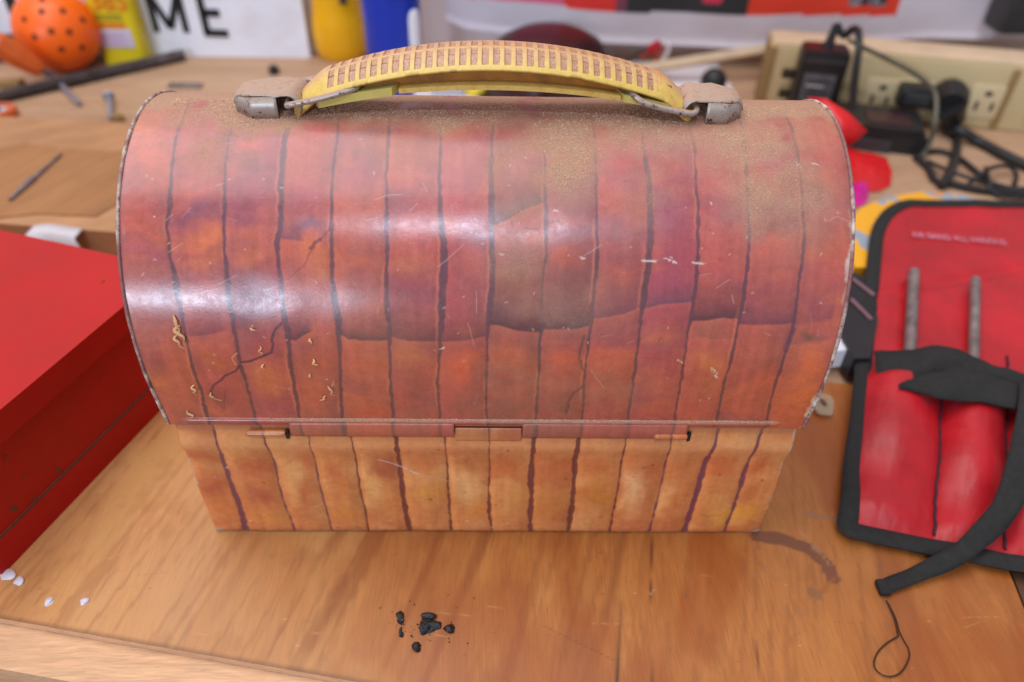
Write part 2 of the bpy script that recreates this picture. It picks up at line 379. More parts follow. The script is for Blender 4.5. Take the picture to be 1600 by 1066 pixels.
put((86,50,30),.55*ss(.0022,.0,np.abs(NN+.0690))) # worn dark front edge
V=np.stack([X,Y,np.zeros_like(X)],-1).reshape(-1,3)
ply=empty('plywood_sheet',(0,.02,0)); tag(ply,'thin stained plywood sheet on the workbench directly under the lunch box','plywood')
o=mesh('top_veneer',V,gridF(nr,nc),M_PLY,ply,False); place(o,ply); addcol(o,'stain',rgb.reshape(-1,3),al.ravel())
o=prism('core',[bw(-.42,-.069),bw(.2085,-.069),bw(.2085,.12),bw(-.42,.12)],BT+.0002,-.0003,M_RAIL,ply); place(o,ply)
o=prism('shade_slab',[bw(.2105,-.0685),bw(.5,-.0685),bw(.5,.05),bw(.2105,.05)],BT+.0001,-.0016,simple('painted_shade',L(84,52,32),.6,var=.3,ns=40),None,.0008); tag(o,'added dark slab painted as shade beside the right edge of the plywood sheet','board')  # added slab, its dark colour stands in for shade past the plywood
# ------------------------------------------------------------------ LUNCH BOX
D_=.5218409*SC; HB=.2866708*SC; HC=.3521780*SC; RZ=.3217734*SC; B1,B2=-.0611227,.0005873; OFF=.006*SC
hw=lambda z:(.4912826+.0514399*(z/SC-.3))*SC
def prof(n=1400,a1=math.pi):
    a=np.linspace(0,a1,n); mm=1+B1*np.sin(a)**2*np.cos(a)+B2*np.sin(2*a)**2
    y=D_/2-(D_/2+OFF)*np.cos(a)*mm; z=HC+RZ*np.sin(a)*mm
    yv=np.full(60,-OFF); zv=np.linspace(HB-.0010,HC,60,endpoint=False)
    y=np.concatenate([yv,y]); z=np.concatenate([zv,z])
    s=np.concatenate([[0],np.cumsum(np.hypot(np.diff(y),np.diff(z)))]); return s,y,z
PS,PY,PZ=prof()
def lidpt(s): return np.interp(s,PS,PY),np.interp(s,PS,PZ)
def tolid(u,v):
    """photo pixel -> (k,s) on the lid skin, k = x / half width"""
    d=ray(u,v); zr=CAM[2]+d[2]*(PY-CAM[1])/d[1]; g_=zr-PZ
    i=np.where((g_[:-1]>0)!=(g_[1:]>0))[0]
    if len(i)==0: i=[int(np.argmin(np.abs(g_[:900])))]
    i=i[0] ; t=g_[i]/(g_[i]-g_[i+1]) if g_[i]!=g_[i+1] else 0
    t=min(max(t,0),1); s=PS[i]+(PS[i+1]-PS[i])*t; y,z=lidpt(s); x=CAM[0]+d[0]*(y-CAM[1])/d[1]
    return x/hw(z),s
LW=.1165
S_TOP=None
nr,nc=560,900
smax=PS[60+int(1400*.60)]
S=np.linspace(0,smax,nr); K=np.linspace(-1,1,nc); KK,SS=np.meshgrid(K,S)
yy,zz=lidpt(S); XX=KK*hw(zz)[:,None]
print('lid height',PZ.max())
xs=KK*LW  # metric paint coordinates
# ground tones
T=lambda *c: lin(c)
rgb=np.zeros((nr,nc,3)); rgb[:]=T(196,92,74)
wx=xs+.004*(fbm(xs,SS,.012,31)-.5)*2; ws=SS+.006*(fbm(xs,SS,.014,32)-.5)*2
LINES=[ # (u,v,width px) of each painted plank joint, top to bottom
 [(306,149,3),(288,178,3),(279,204,4),(271,238,5),(267,278,7),(265,317,11),(262,356,7),(265,398,6),(269,410,7),(274,440,13),(280,467,10),(286,500,9),(293,539,6),(302,578,6),(313,608,6),(320,635,7),(326,662,6)],
 [(372,160,3),(366,180,4),(360,204,6),(355,236,5),(352,257,6),(351,288,6),(351,317,8),(351,351,7),(350,380,5),(353,410,7),(355,440,10),(356,473,10),(364,494,9),(367,524,8),(371,548,7),(380,584,7),(391,620,5),(397,647,5),(402,662,4)],
 [(456,170,8),(452,186,9),(446,215,11),(442,243,11),(440,278,11),(440,317,10),(437,356,10),(434,377,12),(435,398,7),(436,410,8),(439,455,8),(443,485,11),(449,515,13),(452,548,8),(457,584,8),(463,620,7),(468,655,6)],
 [(532,170,3),(530,188,3),(526,220,5),(522,251,6),(519,283,5),(519,317,5),(518,356,7),(518,398,7),(520,440,9),(524,473,13),(529,500,14),(530,539,8),(532,584,6),(534,629,6),(536,660,7)],
 [(611,170,3),(609,188,5),(606,225,6),(604,267,4),(604,304,5),(604,343,8),(605,398,8),(604,419,7),(604,470,8),(609,515,9),(609,548,5),(610,590,5),(613,629,7),(616,660,6)],
 [(691,168,4),(690,180,6),(689,220,5),(687,267,5),(687,317,7),(691,356,12),(693,398,15),(694,419,16),(692,470,14),(690,512,11),(687,548,7),(684,590,5),(685,629,5),(689,660,6)],
 [(772,175,2),(770,193,4),(768,238,6),(767,267,9),(768,317,12),(768,356,9),(770,398,10),(770,440,10),(766,470,12),(762,506,8),(761,548,4),(760,590,4),(760,635,4),(761,660,4)],
 [(850,215,2),(851,246,3),(851,291,4),(854,330,8),(853,398,6),(849,425,4),(847,470,5),(846,512,7),(843,548,6),(841,590,4),(839,635,6),(837,660,5)],
 [(927,185,3),(928,202,4),(931,252,4),(931,289,6),(933,345,5),(933,418,7),(929,440,6),(925,485,8),(921,524,6),(916,566,4),(912,608,5),(910,660,4)],
 [(1002,205,3),(1006,233,5),(1013,278,10),(1016,323,12),(1016,373,12),(1013,418,13),(1007,461,12),(1002,494,7),(998,536,5),(990,590,6),(983,644,4),(981,662,4)],
 [(1074,175,3),(1076,190,5),(1083,221,5),(1087,255,3),(1089,300,5),(1091,359,6),(1092,400,7),(1089,429,7),(1085,464,9),(1080,494,7),(1073,530,5),(1067,572,5),(1062,608,4),(1053,660,5)],
 [(1155,180,5),(1159,202,6),(1165,244,9),(1168,289,6),(1168,331,7),(1171,373,7),(1168,418,6),(1166,435,7),(1160,479,9),(1152,512,6),(1143,557,5),(1131,602,5),(1119,660,5)],
 [(1221,171,3),(1235,196,5),(1245,233,5),(1251,272,3),(1254,331,5),(1257,368,6),(1255,400,6),(1250,428,6),(1244,479,6),(1236,524,7),(1226,557,5),(1212,596,6),(1202,638,5),(1197,662,5)]]
LC=[]
for ln in LINES:
    q=[]
    for u,v,wd in ln:
        k,s=tolid(u,v); k2,_=tolid(u+wd/2,v); q.append((s,k*LW,abs(k2-k)*LW*1.65))
    q.sort(); LC.append(np.array(q))
lineX=np.stack([np.interp(S,q[:,0],q[:,1]) for q in LC],1)   # rows x 13
# plank index
pid=(xs[:,:,None]>lineX[:,None,:]).sum(2)
rr=np.random.default_rng(11)
tone=[(196,92,74),(190,84,78),(180,80,84),(192,88,72),(198,92,70),(192,84,74),(188,80,80),(190,92,74),(186,86,76),(192,84,76),(180,76,84),(194,88,78),(190,88,76),(200,94,70)]
for p_ in range(14): rgb[pid==p_]=T(*tone[p_])
off=pid*.037
n1=fbm(wx*1.0+off,ws*1.6,.022,41,3); n2=fbm(wx*.9+off,ws*2.0+off,.016,51,3); n3=fbm(xs+off,SS*2.5,.010,61,3); n4=fbm(xs*1.5,SS,.03,71)
rgb=mix(rgb,T(150,78,88),.55*ss(.46,.78,n1)); rgb=mix(rgb,T(208,100,70),.45*ss(.50,.80,n2)); rgb=mix(rgb,T(198,78,72),.3*ss(.5,.8,n3)); rgb=mix(rgb,T(146,86,86),.4*ss(.45,.7,n4))
def blob(u,v,ru,rv,c,a,p=1.0,lim=None):
    global rgb
    k,s=tolid(u,v); k2,_=tolid(u+ru,v); _,s2=tolid(u,v-rv); rx=abs(k2-k)*LW; rs=max(abs(s2-s),.002)
    d=((wx-k*LW)/rx)**2+((ws-s)/rs)**2; m_=a*np.exp(-d**p)
    if lim is not None: m_=m_*np.isin(pid,lim)
    rgb=mix(rgb,T(*c),m_)
OR=(220,110,66); PU=(132,76,96); RD=(206,62,58); TN=(168,118,88); MG=(178,78,96)
for b in [(245,165,30,12,RD,.8),(225,205,25,22,OR,.8),(230,250,25,20,(216,100,70),.6),(305,190,30,15,(176,96,88),.6),(310,330,40,18,PU,.8),(315,235,30,20,(176,84,76),.6),
 (395,225,22,14,(216,84,60),.8),(395,270,28,20,PU,.6),(385,330,30,25,(150,78,96),.5),(320,370,36,22,OR,.95),(230,370,30,12,(212,96,66),.6),(230,400,40,10,MG,.5),(320,410,34,14,(216,112,66),.7),(400,375,30,12,(206,98,70),.8),(400,405,34,16,OR,.8),(490,400,28,16,OR,.9),(500,425,26,14,(218,120,72),.7),
 (500,215,22,12,RD,.5),(570,190,28,10,(204,100,68),.7),(560,290,30,25,MG,.5),(480,320,30,25,MG,.6),(480,365,30,12,PU,.8),(650,240,30,30,(180,86,78),.5),(650,200,26,12,(200,96,72),.6),(715,200,24,10,(216,70,50),.9),(715,240,24,14,(196,90,66),.6),(790,215,20,10,(196,72,64),.6),
 (640,420,28,14,(212,116,72),.7),(560,410,30,12,(210,100,66),.7),(650,460,26,20,(160,72,80),.6),(740,420,24,16,(202,84,72),.6),(740,395,26,10,(206,78,72),.6),(800,360,30,14,(176,84,80),.5),(820,345,24,14,(200,82,84),.9,1.0,[7]),(880,410,30,14,(206,92,62),.8),(880,350,30,14,(206,92,76),.6),(890,440,34,20,(150,84,74),.6),(800,440,26,20,(160,104,64),.5),
 (970,250,28,26,(206,72,72),.8),(970,290,28,20,(190,76,96),.6),(1050,340,26,24,(170,70,100),.7),(1045,270,20,20,(196,84,80),.5),(1120,300,28,22,(206,84,80),.6),(1120,340,24,20,(180,82,92),.5),(1205,250,24,12,(186,84,110),.6),(1290,190,36,16,(208,100,64),.8),(1260,175,26,10,(196,84,66),.7),(1300,240,20,30,(206,98,76),.6),(1295,330,26,20,(196,92,92),.6),(1290,420,30,20,(206,88,76),.6),(1210,375,30,16,(214,94,76),.7),(1210,430,34,14,(210,100,74),.6),(1120,420,24,20,(206,84,80),.6),(1050,440,26,16,(180,74,100),.6),(1050,400,30,14,(176,74,92),.5),(960,430,26,16,(206,100,70),.6),
 (430,200,30,8,(206,92,70),.5),(250,480,34,30,(168,84,92),.5),(310,520,24,10,(150,76,84),.6),(250,560,26,14,(170,72,78),.6),(250,600,24,10,(210,106,66),.8),(330,560,30,18,(196,96,60),.7),(340,640,30,12,(206,96,62),.6),(400,540,16,16,(180,70,74),.5),(420,590,30,24,(212,108,64),.8),(500,560,26,14,(206,90,64),.6),(500,600,26,30,(204,100,70),.6),(570,560,26,12,(208,92,62),.8),(580,640,26,10,(200,80,56),.8),(640,560,28,18,(206,108,68),.8),(650,640,26,14,(156,86,74),.7),(720,580,26,30,(220,84,58),.9),(730,560,20,10,(226,96,54),.7),(715,640,26,12,(160,84,72),.7),(800,560,30,24,(206,94,62),.8),(810,640,26,10,(160,88,76),.7),(880,560,26,20,(212,86,62),.9),(885,640,24,10,(150,92,74),.7),(960,560,26,16,(210,96,74),.8),(950,590,30,20,(180,96,72),.6),(1030,520,26,20,(206,100,76),.8),(1030,600,26,20,(206,96,74),.6),(1040,640,20,12,(190,90,70),.6),(1110,560,26,14,(212,112,72),.9),(1110,600,24,24,(206,104,68),.6),(1100,515,24,10,(186,104,80),.7),(1180,560,30,16,(190,94,80),.6),(1190,600,26,16,(214,92,64),.8),(1180,640,20,14,(204,92,70),.6),(1270,560,22,30,(224,104,64),.9),(1255,620,24,24,(220,106,60),.9),(1240,645,20,10,(206,96,66),.6),(1290,480,22,16,(190,78,92),.6),(1290,515,26,14,(196,88,90),.6),(225,520,20,20,(190,96,90),.5)]:
    blob(*b)
gr=fbm(xs+pid*.013,SS*.10,.0022,66,4); rgb=rgb*(1+.30*(gr-.5))[...,None]; br=fbm(xs*.35,SS+.004*fbm(xs,SS,.02,68),.0030,67,3); rgb=rgb*(1+.16*(br-.5))[...,None]
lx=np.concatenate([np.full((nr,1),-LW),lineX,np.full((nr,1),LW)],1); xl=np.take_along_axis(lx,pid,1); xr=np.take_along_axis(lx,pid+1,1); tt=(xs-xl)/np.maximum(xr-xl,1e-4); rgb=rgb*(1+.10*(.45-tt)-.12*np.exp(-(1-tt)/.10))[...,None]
# painted shadow above the plank ends
def joint(pts,h,a,c,sharp=.0005,seed=3,fe=None):
    fe=seed in (1,2,3,14,16,17)
    global rgb
    q=np.array([(lambda t:(t[0]*LW,t[1]))(tolid(u,v)) for u,v in pts]); o_=np.argsort(q[:,0]); q=q[o_]
    sj=np.interp(xs[0],q[:,0],q[:,1])[None,:]; inr=(xs[0]>=q[0,0])&(xs[0]<=q[-1,0])
    d=SS-sj+.0007*(fbm(xs,SS,.004,seed)-.5)
    hh=h*(.6+.8*fbm(xs,SS,.01,seed+5)); m_=a*np.exp(-np.maximum(d,0)/hh)*ss(-sharp,sharp,d)*inr[None,:]
    m_=m_*np.minimum(ss(q[0,0]-.0001,q[0,0]+(.0015 if fe else .0001),xs[0]),ss(q[-1,0],q[-1,0]-(.0030 if fe else .0001),xs[0]))[None,:]; rgb=mix(rgb,T(*c),m_)
    m2=.35*a*np.exp(-np.maximum(-d,0)/.0012)*ss(sharp,-sharp,d)*inr[None,:]; rgb=mix(rgb,T(224,112,80),m2)
DK=(92,54,74)
joint([(293,527),(322,524),(358,515)],.005,.55,(116,60,80),seed=1); joint([(366,520),(400,500),(440,505)],.011,.55,(112,64,84),.003,seed=2)
joint([(448,530),(462,532),(480,522),(492,516)],.006,.95,DK,seed=3); joint([(528,520),(545,530),(575,533),(607,532)],.005,.9,(84,58,66),seed=4); joint([(609,524),(625,531),(655,534),(689,534)],.0065,.8,(96,60,70),seed=5)
joint([(689,534),(725,533),(760,526)],.004,.75,(98,62,70),seed=6); joint([(764,508),(780,509),(810,518),(845,520)],.010,.95,(88,54,66),seed=7); joint([(846,514),(870,515),(900,514),(921,510)],.011,.95,(90,56,70),seed=8)
joint([(921,499),(950,495),(975,490),(1003,480)],.005,.8,(108,64,82),seed=9); joint([(1003,484),(1030,476),(1055,474),(1081,472)],.0035,.9,(110,72,92),seed=10); joint([(1080,502),(1105,501),(1130,497),(1153,498)],.008,.95,(86,52,68),seed=11)
joint([(1153,507),(1180,508),(1210,507),(1240,505)],.007,.8,(110,60,86),seed=12); joint([(1240,512),(1262,507),(1300,500)],.007,.55,(116,62,88),.0015,seed=13)
joint([(435,373),(455,376),(480,377)],.006,.75,(110,66,84),seed=14); joint([(768,352),(790,345),(805,336),(825,325),(853,317)],.0075,.9,(92,66,74),seed=15)
joint([(1080,525),(1110,530),(1152,528)],.004,.35,(130,90,76),seed=16); joint([(1236,540),(1262,534),(1300,532)],.003,.35,(130,70,96),seed=17)
# the thirteen upright joints
for q in LC:
    Xc=np.interp(S,q[:,0],q[:,1]); Wc=np.interp(S,q[:,0],q[:,2])
    jit=.0005*(fbm(SS,SS*0+q[0,1]*100,.0035,91,4)-.5)*2
    e=.0004*(vn(SS,xs*0+q[0,1]*77,.0016,92)-.5)
    d=xs-(Xc[:,None]+jit); hwid=Wc[:,None]*.5+e
    fade=ss(PS[60]+.118,PS[60]+.096,SS)
    a=(1-ss(hwid-.00028,hwid+.00028,np.abs(d)))*(.9)
    dk=mix(np.broadcast_to(T(100,62,84),rgb.shape),T(112,68,68),fbm(xs,SS,.01,93))
    rgb=rgb*(1-a[...,None])+dk*a[...,None]
    hl=np.exp(-((d+hwid+.0005)/.0004)**2)*.36*ss(.42,.6,fbm(SS,SS*0+q[0,1]*50,.02,94,3)); rgb=mix(rgb,T(232,128,92),hl)
def stroke(pts,wpx,c,a,soft=.0002,nz=.0004,target='rgb'):
    global rgb
    q=[(lambda t:(t[0]*LW,t[1]))(tolid(u,v)) for u,v in pts]; 
    x0=min(p[0] for p in q)-.004;x1=max(p[0] for p in q)+.004;s0=min(p[1] for p in q)-.004;s1=max(p[1] for p in q)+.004
    j0,j1=np.searchsorted(xs[0],[x0,x1]); i0,i1=np.searchsorted(S,[s0,s1])
    if j1-j0<2 or i1-i0<2: return
    x_=xs[i0:i1,j0:j1]; s_=SS[i0:i1,j0:j1]; Dm=np.full(x_.shape,9.)
    xx=x_+nz*(fbm(x_,s_,.002,7)-.5)*2
    for A,B in zip(q[:-1],q[1:]):
        d=(B[0]-A[0],B[1]-A[1]); L2=max(d[0]**2+d[1]**2,1e-12); t=np.clip(((xx-A[0])*d[0]+(s_-A[1])*d[1])/L2,0,1)
        Dm=np.minimum(Dm,np.hypot(xx-A[0]-t*d[0],s_-A[1]-t*d[1]))
    wd=wpx*.000215/2; m_=a*(1-ss(wd-soft,wd+soft,Dm)); sub=rgb[i0:i1,j0:j1]; rgb[i0:i1,j0:j1]=mix(sub,T(*c),m_)
CK=(96,52,70)
stroke([(329,612),(333,603),(344,595),(352,587),(368,580),(374,572)],4,CK,.85); stroke([(368,570),(362,560),(371,552)],2,(230,150,110),.7)
stroke([(377,566),(390,565),(402,560),(425,551),(427,540),(424,530),(430,515),(440,505)],4,CK,.85); stroke([(330,612),(335,625),(350,640),(352,610)],2,CK,.5); blob(345,618,14,14,(150,66,66),.6)
stroke([(450,436),(462,425),(475,415),(485,392),(492,385)],2,(150,70,66),.7); stroke([(485,388),(492,380),(500,374)],5,CK,.7); stroke([(500,374),(515,358)],2,CK,.5)
stroke([(885,645),(888,630),(896,614),(906,607),(912,602)],5,(118,62,62),.8); stroke([(913,525),(907,545),(905,560),(910,575),(914,580)],4,(110,66,66),.7)
stroke([(1240,515),(1232,535),(1228,545)],9,(116,62,92),.6)
# wear: scratches and chips
PL=(226,190,180)
for pts in [[(683,417),(697,407)],[(697,407),(725,382)],[(940,383),(912,400)],[(744,455),(745,490)],[(731,505),(741,540)],[(922,577),(944,607)],[(586,312),(605,305),(630,304)],[(572,345),(590,340)],[(660,285),(668,300)],[(1120,450),(1140,437)],[(1143,460),(1147,475)],[(1195,520),(1205,525)],[(1295,345),(1308,338),(1325,346)],[(590,490),(590,480)],[(262,395),(285,380)],[(350,225),(365,223)],[(337,290),(350,287)],[(258,345),(270,335)],[(520,595),(523,603)],[(300,460),(340,452)],[(410,455),(430,448)],[(340,445),(370,430)],[(640,330),(652,318)]]:
    stroke(pts,1.0,PL,.42,.00013,.0001)
for pts in [[(690,545),(697,543)],[(1008,407),(1016,408),(1024,408)],[(1037,404),(1042,407)],[(1046,402),(1050,410)],[(1052,408),(1058,411)],[(1083,409),(1093,411),(1101,412)],[(1243,252),(1248,262)],[(1268,255),(1278,257)],[(1107,316),(1108,319)],[(781,397),(783,398)],[(1115,575),(1123,590)],[(907,402),(914,404)],[(1063,562),(1066,567)],[(1105,317),(1107,318)],[(870,328),(872,329)],[(818,245),(820,247)]]:
    stroke(pts,2.0,(228,206,200),.8,.0003,.0030)
    stroke([(p[0]+1.5,p[1]+1.2) for p in pts],1.0,(228,206,200),.7,.0002,.0030)
for pts in [[(860,347),(872,345),(880,352)],[(822,357),(840,358)],[(796,340),(800,352)],[(1195,260),(1200,262)],[(974,284),(985,282)],[(350,210),(372,213)]]: stroke(pts,3,(96,60,60),.6,.0004,.001)
r2=np.random.default_rng(8)
for k in range(110):
    u=r2.uniform(210,1310);v=r2.uniform(190,650);a_=r2.uniform(0,3.14);l=r2.uniform(1,5) if k%4 else r2.uniform(8,22)
    stroke([(u,v),(u+l*math.cos(a_),v+l*math.sin(a_))],1.2 if l>5 else 1.8,PL if k%5 else (70,44,50),.22 if l>5 else .5,.00013,.0002)
# scuffed margins next to the rims
edge=LW-np.abs(xs); nzz=fbm(xs,SS,.0035,101,4); n5=vn(xs,SS,.012,102)
am=ss(.0017,.0004,edge+(nzz-.5)*.004)*ss(.42,.62,n5)
rgb=mix(rgb,T(206,186,172),am*.9); rgb=mix(rgb,T(96,60,74),.7*ss(.0012,.0004,edge)*(1-am))
# dust
dust=np.zeros((nr,nc)); 
stp=tolid(700,160)[1]; hcr=tolid(700,200)[1]
nd=fbm(xs,SS,.014,111,5); nd2=fbm(xs,SS,.004,112,4)
dust=ss(hcr-.006,stp,SS+(nd-.5)*.022)*(.8+.4*nd2)
def dblob(u,v,ru,rv,a):
    global dust
    k,s=tolid(u,v); k2,_=tolid(u+ru,v); _,s2=tolid(u,v-rv); rx=abs(k2-k)*LW; rs=max(abs(s2-s),.003)
    d=((wx-k*LW)/rx)**2+((ws-s)/rs)**2; dust=np.maximum(dust,a*np.exp(-d)*(.55+.9*nd2))
for b in [(560,174,150,16,1.0),(400,180,90,16,.95),(1000,185,160,26,.95),(700,178,170,18,.95),(430,188,110,18,.8),(1160,215,110,40,.8),(1230,290,70,60,.6),(1040,215,90,30,.7),(880,215,70,45,1.0),(880,260,50,50,.8),(1200,300,80,50,.60),(1130,230,90,40,.55),(820,330,40,30,.4),(1000,290,60,60,.3),(870,480,90,40,.28),(820,600,150,50,.18),(600,560,80,60,.12),(330,240,40,30,.4),(480,175,80,14,.7),(790,250,40,30,.4),(1240,330,50,60,.4),(960,610,60,30,.3),(800,410,60,40,.30),(380,250,40,20,.3),(640,230,60,30,.25)]: dblob(*b)
dust=np.clip(1.15*dust*ss(.24,.52,nd+.12*(SS>0)),0,1)
# rust brown stain patches right
for u,v in [(1200,230),(1205,320),(1212,350),(1275,290)]: blob(u,v,10,9,(128,84,64),.6)
blob(1268,520,18,8,(120,84,66),.8)
blob(920,165,500,10,(120,84,66),.3)
ylid=yy; V=np.stack([XX,np.repeat(yy[:,None],nc,1),np.repeat(zz[:,None],nc,1)],-1)
# small dents
def dent(u,v,r,dz):
    k,s=tolid(u,v); d2=((xs-k*LW)**2+(SS-s)**2)/r**2; V[:,:,1]+=dz*.7*np.exp(-d2); V[:,:,2]-=dz*.7*np.exp(-d2)
for a in [(850,345,.006,.0003),(790,350,.009,.0003),(400,460,.008,.0003),(1090,410,.01,.0003),(690,410,.006,.0002),(1270,520,.005,.0005),(500,470,.012,.0003)]: dent(*a)
rip=.00012*(fbm(xs,SS,.02,121,3)-.5); V[:,:,1]-=rip; V[:,:,2]+=rip
box_=empty('lunch_box',(0,.06,0)); tag(box_,'dusty scratched dome topped tin lunch box printed with red brown planks, with a yellow handle','lunch box')
def bp(o): place(o,box_); return o
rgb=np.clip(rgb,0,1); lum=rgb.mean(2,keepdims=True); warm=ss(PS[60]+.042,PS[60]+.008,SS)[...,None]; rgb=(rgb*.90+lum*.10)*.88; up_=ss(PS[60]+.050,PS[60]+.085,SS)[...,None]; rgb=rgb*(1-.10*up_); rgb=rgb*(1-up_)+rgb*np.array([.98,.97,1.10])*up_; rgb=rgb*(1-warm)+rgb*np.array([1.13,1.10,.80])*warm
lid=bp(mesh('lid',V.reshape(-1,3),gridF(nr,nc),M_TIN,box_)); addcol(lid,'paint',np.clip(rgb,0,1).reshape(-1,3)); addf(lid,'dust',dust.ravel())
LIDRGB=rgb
# back of the lid + end caps
s2=np.linspace(smax,PS[-1],40); y2,z2=lidpt(s2); k2=np.linspace(-1,1,30)
V2=np.stack([k2[None,:]*hw(z2)[:,None],np.repeat(y2[:,None],30,1),np.repeat(z2[:,None],30,1)],-1)
o=bp(mesh('lid_back',V2.reshape(-1,3),gridF(40,30),M_TIN,box_)); addcol(o,'paint',np.tile(T(170,84,70),(1200,1))); addf(o,'dust',np.linspace(.9,.2,40).repeat(30))
for sg in (-1,1):
    s3=np.linspace(0,PS[-1],120); y3,z3=lidpt(s3); r3=.0012
    V3=[(sg*(hw(HC)-.001),D_/2,HB+.03)]+[(sg*(hw(z)-.0006),y,z) for y,z in zip(y3,z3)]+[(sg*hw(HB),D_+OFF,HB-.001),(sg*hw(HB),-OFF,HB-.001)]
    n=len(V3); F=[(0,i,i+1) if sg>0 else (0,i+1,i) for i in range(1,n-1)]+[(0,n-1,1) if sg>0 else (0,1,n-1)]
    o=bp(mesh('end_cap',V3,F,M_TIN,box_,False)); addcol(o,'paint',np.tile(T(176,80,68),(n,1))); addf(o,'dust',np.full(n,.1))
    s4=np.linspace(.001,PS[-1],260); y4,z4=lidpt(s4); nn_=fbm(s4,s4*0+sg,.006,131,3)
    bp(tube('rolled_rim',np.stack([sg*(hw(z4)+.0000),y4,z4],1),.00062+.0005*(nn_-.5),M_RIM,box_,ns=10,up=(1,0,0)))
# rib pressed along the foot of the lid
k0,s0=tolid(280,656); k1,s1=tolid(1222,662); sm=(s0+s1)/2; yr,zr=lidpt(sm); print('rib',k0,s0,k1,s1,'seam',tolid(700,668))
px=np.linspace(k0*hw(zr),k1*hw(zr),160); tp=np.clip(np.minimum(px-px[0],px[-1]-px)/.003,0,1)**.5
rib=bp(tube('pressed_rib',np.stack([px,np.full(160,yr+.0004),np.full(160,zr)],1),.0014*np.maximum(tp,.15),M_TIN,box_,ns=16,up=(0,0,1)))
n=len(rib.data.vertices); co=np.zeros(n*3); rib.data.vertices.foreach_get('co',co); co=co.reshape(-1,3)
ii=np.clip(np.searchsorted(S,sm),0,nr-1); jj=np.clip(((co[:,0]/hw(zr)+1)/2*(nc-1)).astype(int),0,nc-1)
addcol(rib,'paint',LIDRGB[ii,jj]*.95); addf(rib,'dust',np.clip((co[:,2]-zr)/.0010,0,1)*.85*ss(-.09,-.05,co[:,0])*(.5+vn(co[:,0],co[:,1],.004,5)))
# ---- base
zt=HB+.0008
def bx(z): return .1127+(.1117-.1127)*z/HB
nzr,ncx=240,760; Z=np.linspace(.0,zt,nzr); K=np.linspace(-1,1,ncx); KK,ZZ=np.meshgrid(K,Z)
def basey(z): # bulged ridge under the hinge, slight hollow below
    return -.0008-.0013*np.exp(-((z-.0545)/.0048)**2)+.0008*np.exp(-((z-.043)/.006)**2)+.0004*np.cos(z/HB*6.28)
def tobase(u,v):
    p=ony(u,v,-.0012); return p[0]/bx(p[2]),p[2]
xb=KK*.1112
BL=[[(333,669,3),(341,695,4),(349,727,7),(360,753,9),(372,786,9),(383,828,11)],[(407,669,3),(419,698,3),(432,743,3),(443,782,3),(461,831,3)],[(482,682,2),(489,711,3),(498,750,3),(508,789,3),(518,831,3)],[(549,683,3),(555,714,4),(562,760,3),(570,795,3),(576,831,3)],[(619,683,9),(623,717,8),(627,750,8),(632,789,8),(640,831,9)],[(695,683,3),(698,717,3),(700,763,3),(703,802,4),(705,831,4)],[(764,675,2),(765,717,2),(764,766,3),(764,799,6),(768,831,4)],[(834,685,9),(832,717,8),(829,747,12),(831,776,7),(828,802,9),(829,831,6)],[(904,685,8),(899,717,8),(896,760,7),(893,795,10),(888,831,8)],[(977,688,3),(971,724,3),(966,760,3),(958,802,4),(953,831,4)],[(1049,688,3),(1041,724,3),(1029,773,3),(1021,808,3),(1015,831,4)],[(1120,685,5),(1104,721,9),(1091,760,11),(1081,795,8),(1070,831,9)],[(1190,678,5),(1172,717,6),(1159,753,8),(1146,795,5),(1133,831,6)]]
BC=[]
for ln in BL:
    q=[]
    for u,v,wd in ln:
        k,z=tobase(u,v); k2,_=tobase(u+wd/2,v); q.append((z,k*.1112,abs(k2-k)*.1112*1.9))
    q.sort(); BC.append(np.array(q))
bX=np.stack([np.interp(Z,q[:,0],q[:,1]) for q in BC],1); pid=(xb[:,:,None]>bX[:,None,:]).sum(2)
rgb=np.zeros((nzr,ncx,3)); rgb[:]=T(212,138,88)
off=pid*.041; wx=xb+.005*(fbm(xb,ZZ,.01,131)-.5)*2; ws=ZZ+.006*(fbm(xb,ZZ,.012,132)-.5)*2
rgb=mix(rgb,T(184,92,62),.5*ss(.46,.75,fbm(wx+off,ws*1.2+off,.018,133,3))); rgb=mix(rgb,T(228,166,112),.6*ss(.48,.7,fbm(wx+off,ws+off*2,.014,143)))
rgb=mix(rgb,T(208,104,66),.25*ss(.5,.7,fbm(wx,ws,.03,153)))
def bblob(u,v,ru,rv,c,a):
    global rgb
    k,z=tobase(u,v); k2,_=tobase(u+ru,v); _,z2_=tobase(u,v-rv); d=((wx-k*.1112)/(abs(k2-k)*.1112))**2+((ws-z)/max(abs(z2_-z),.001))**2
    rgb=mix(rgb,T(*c),a*np.exp(-d))
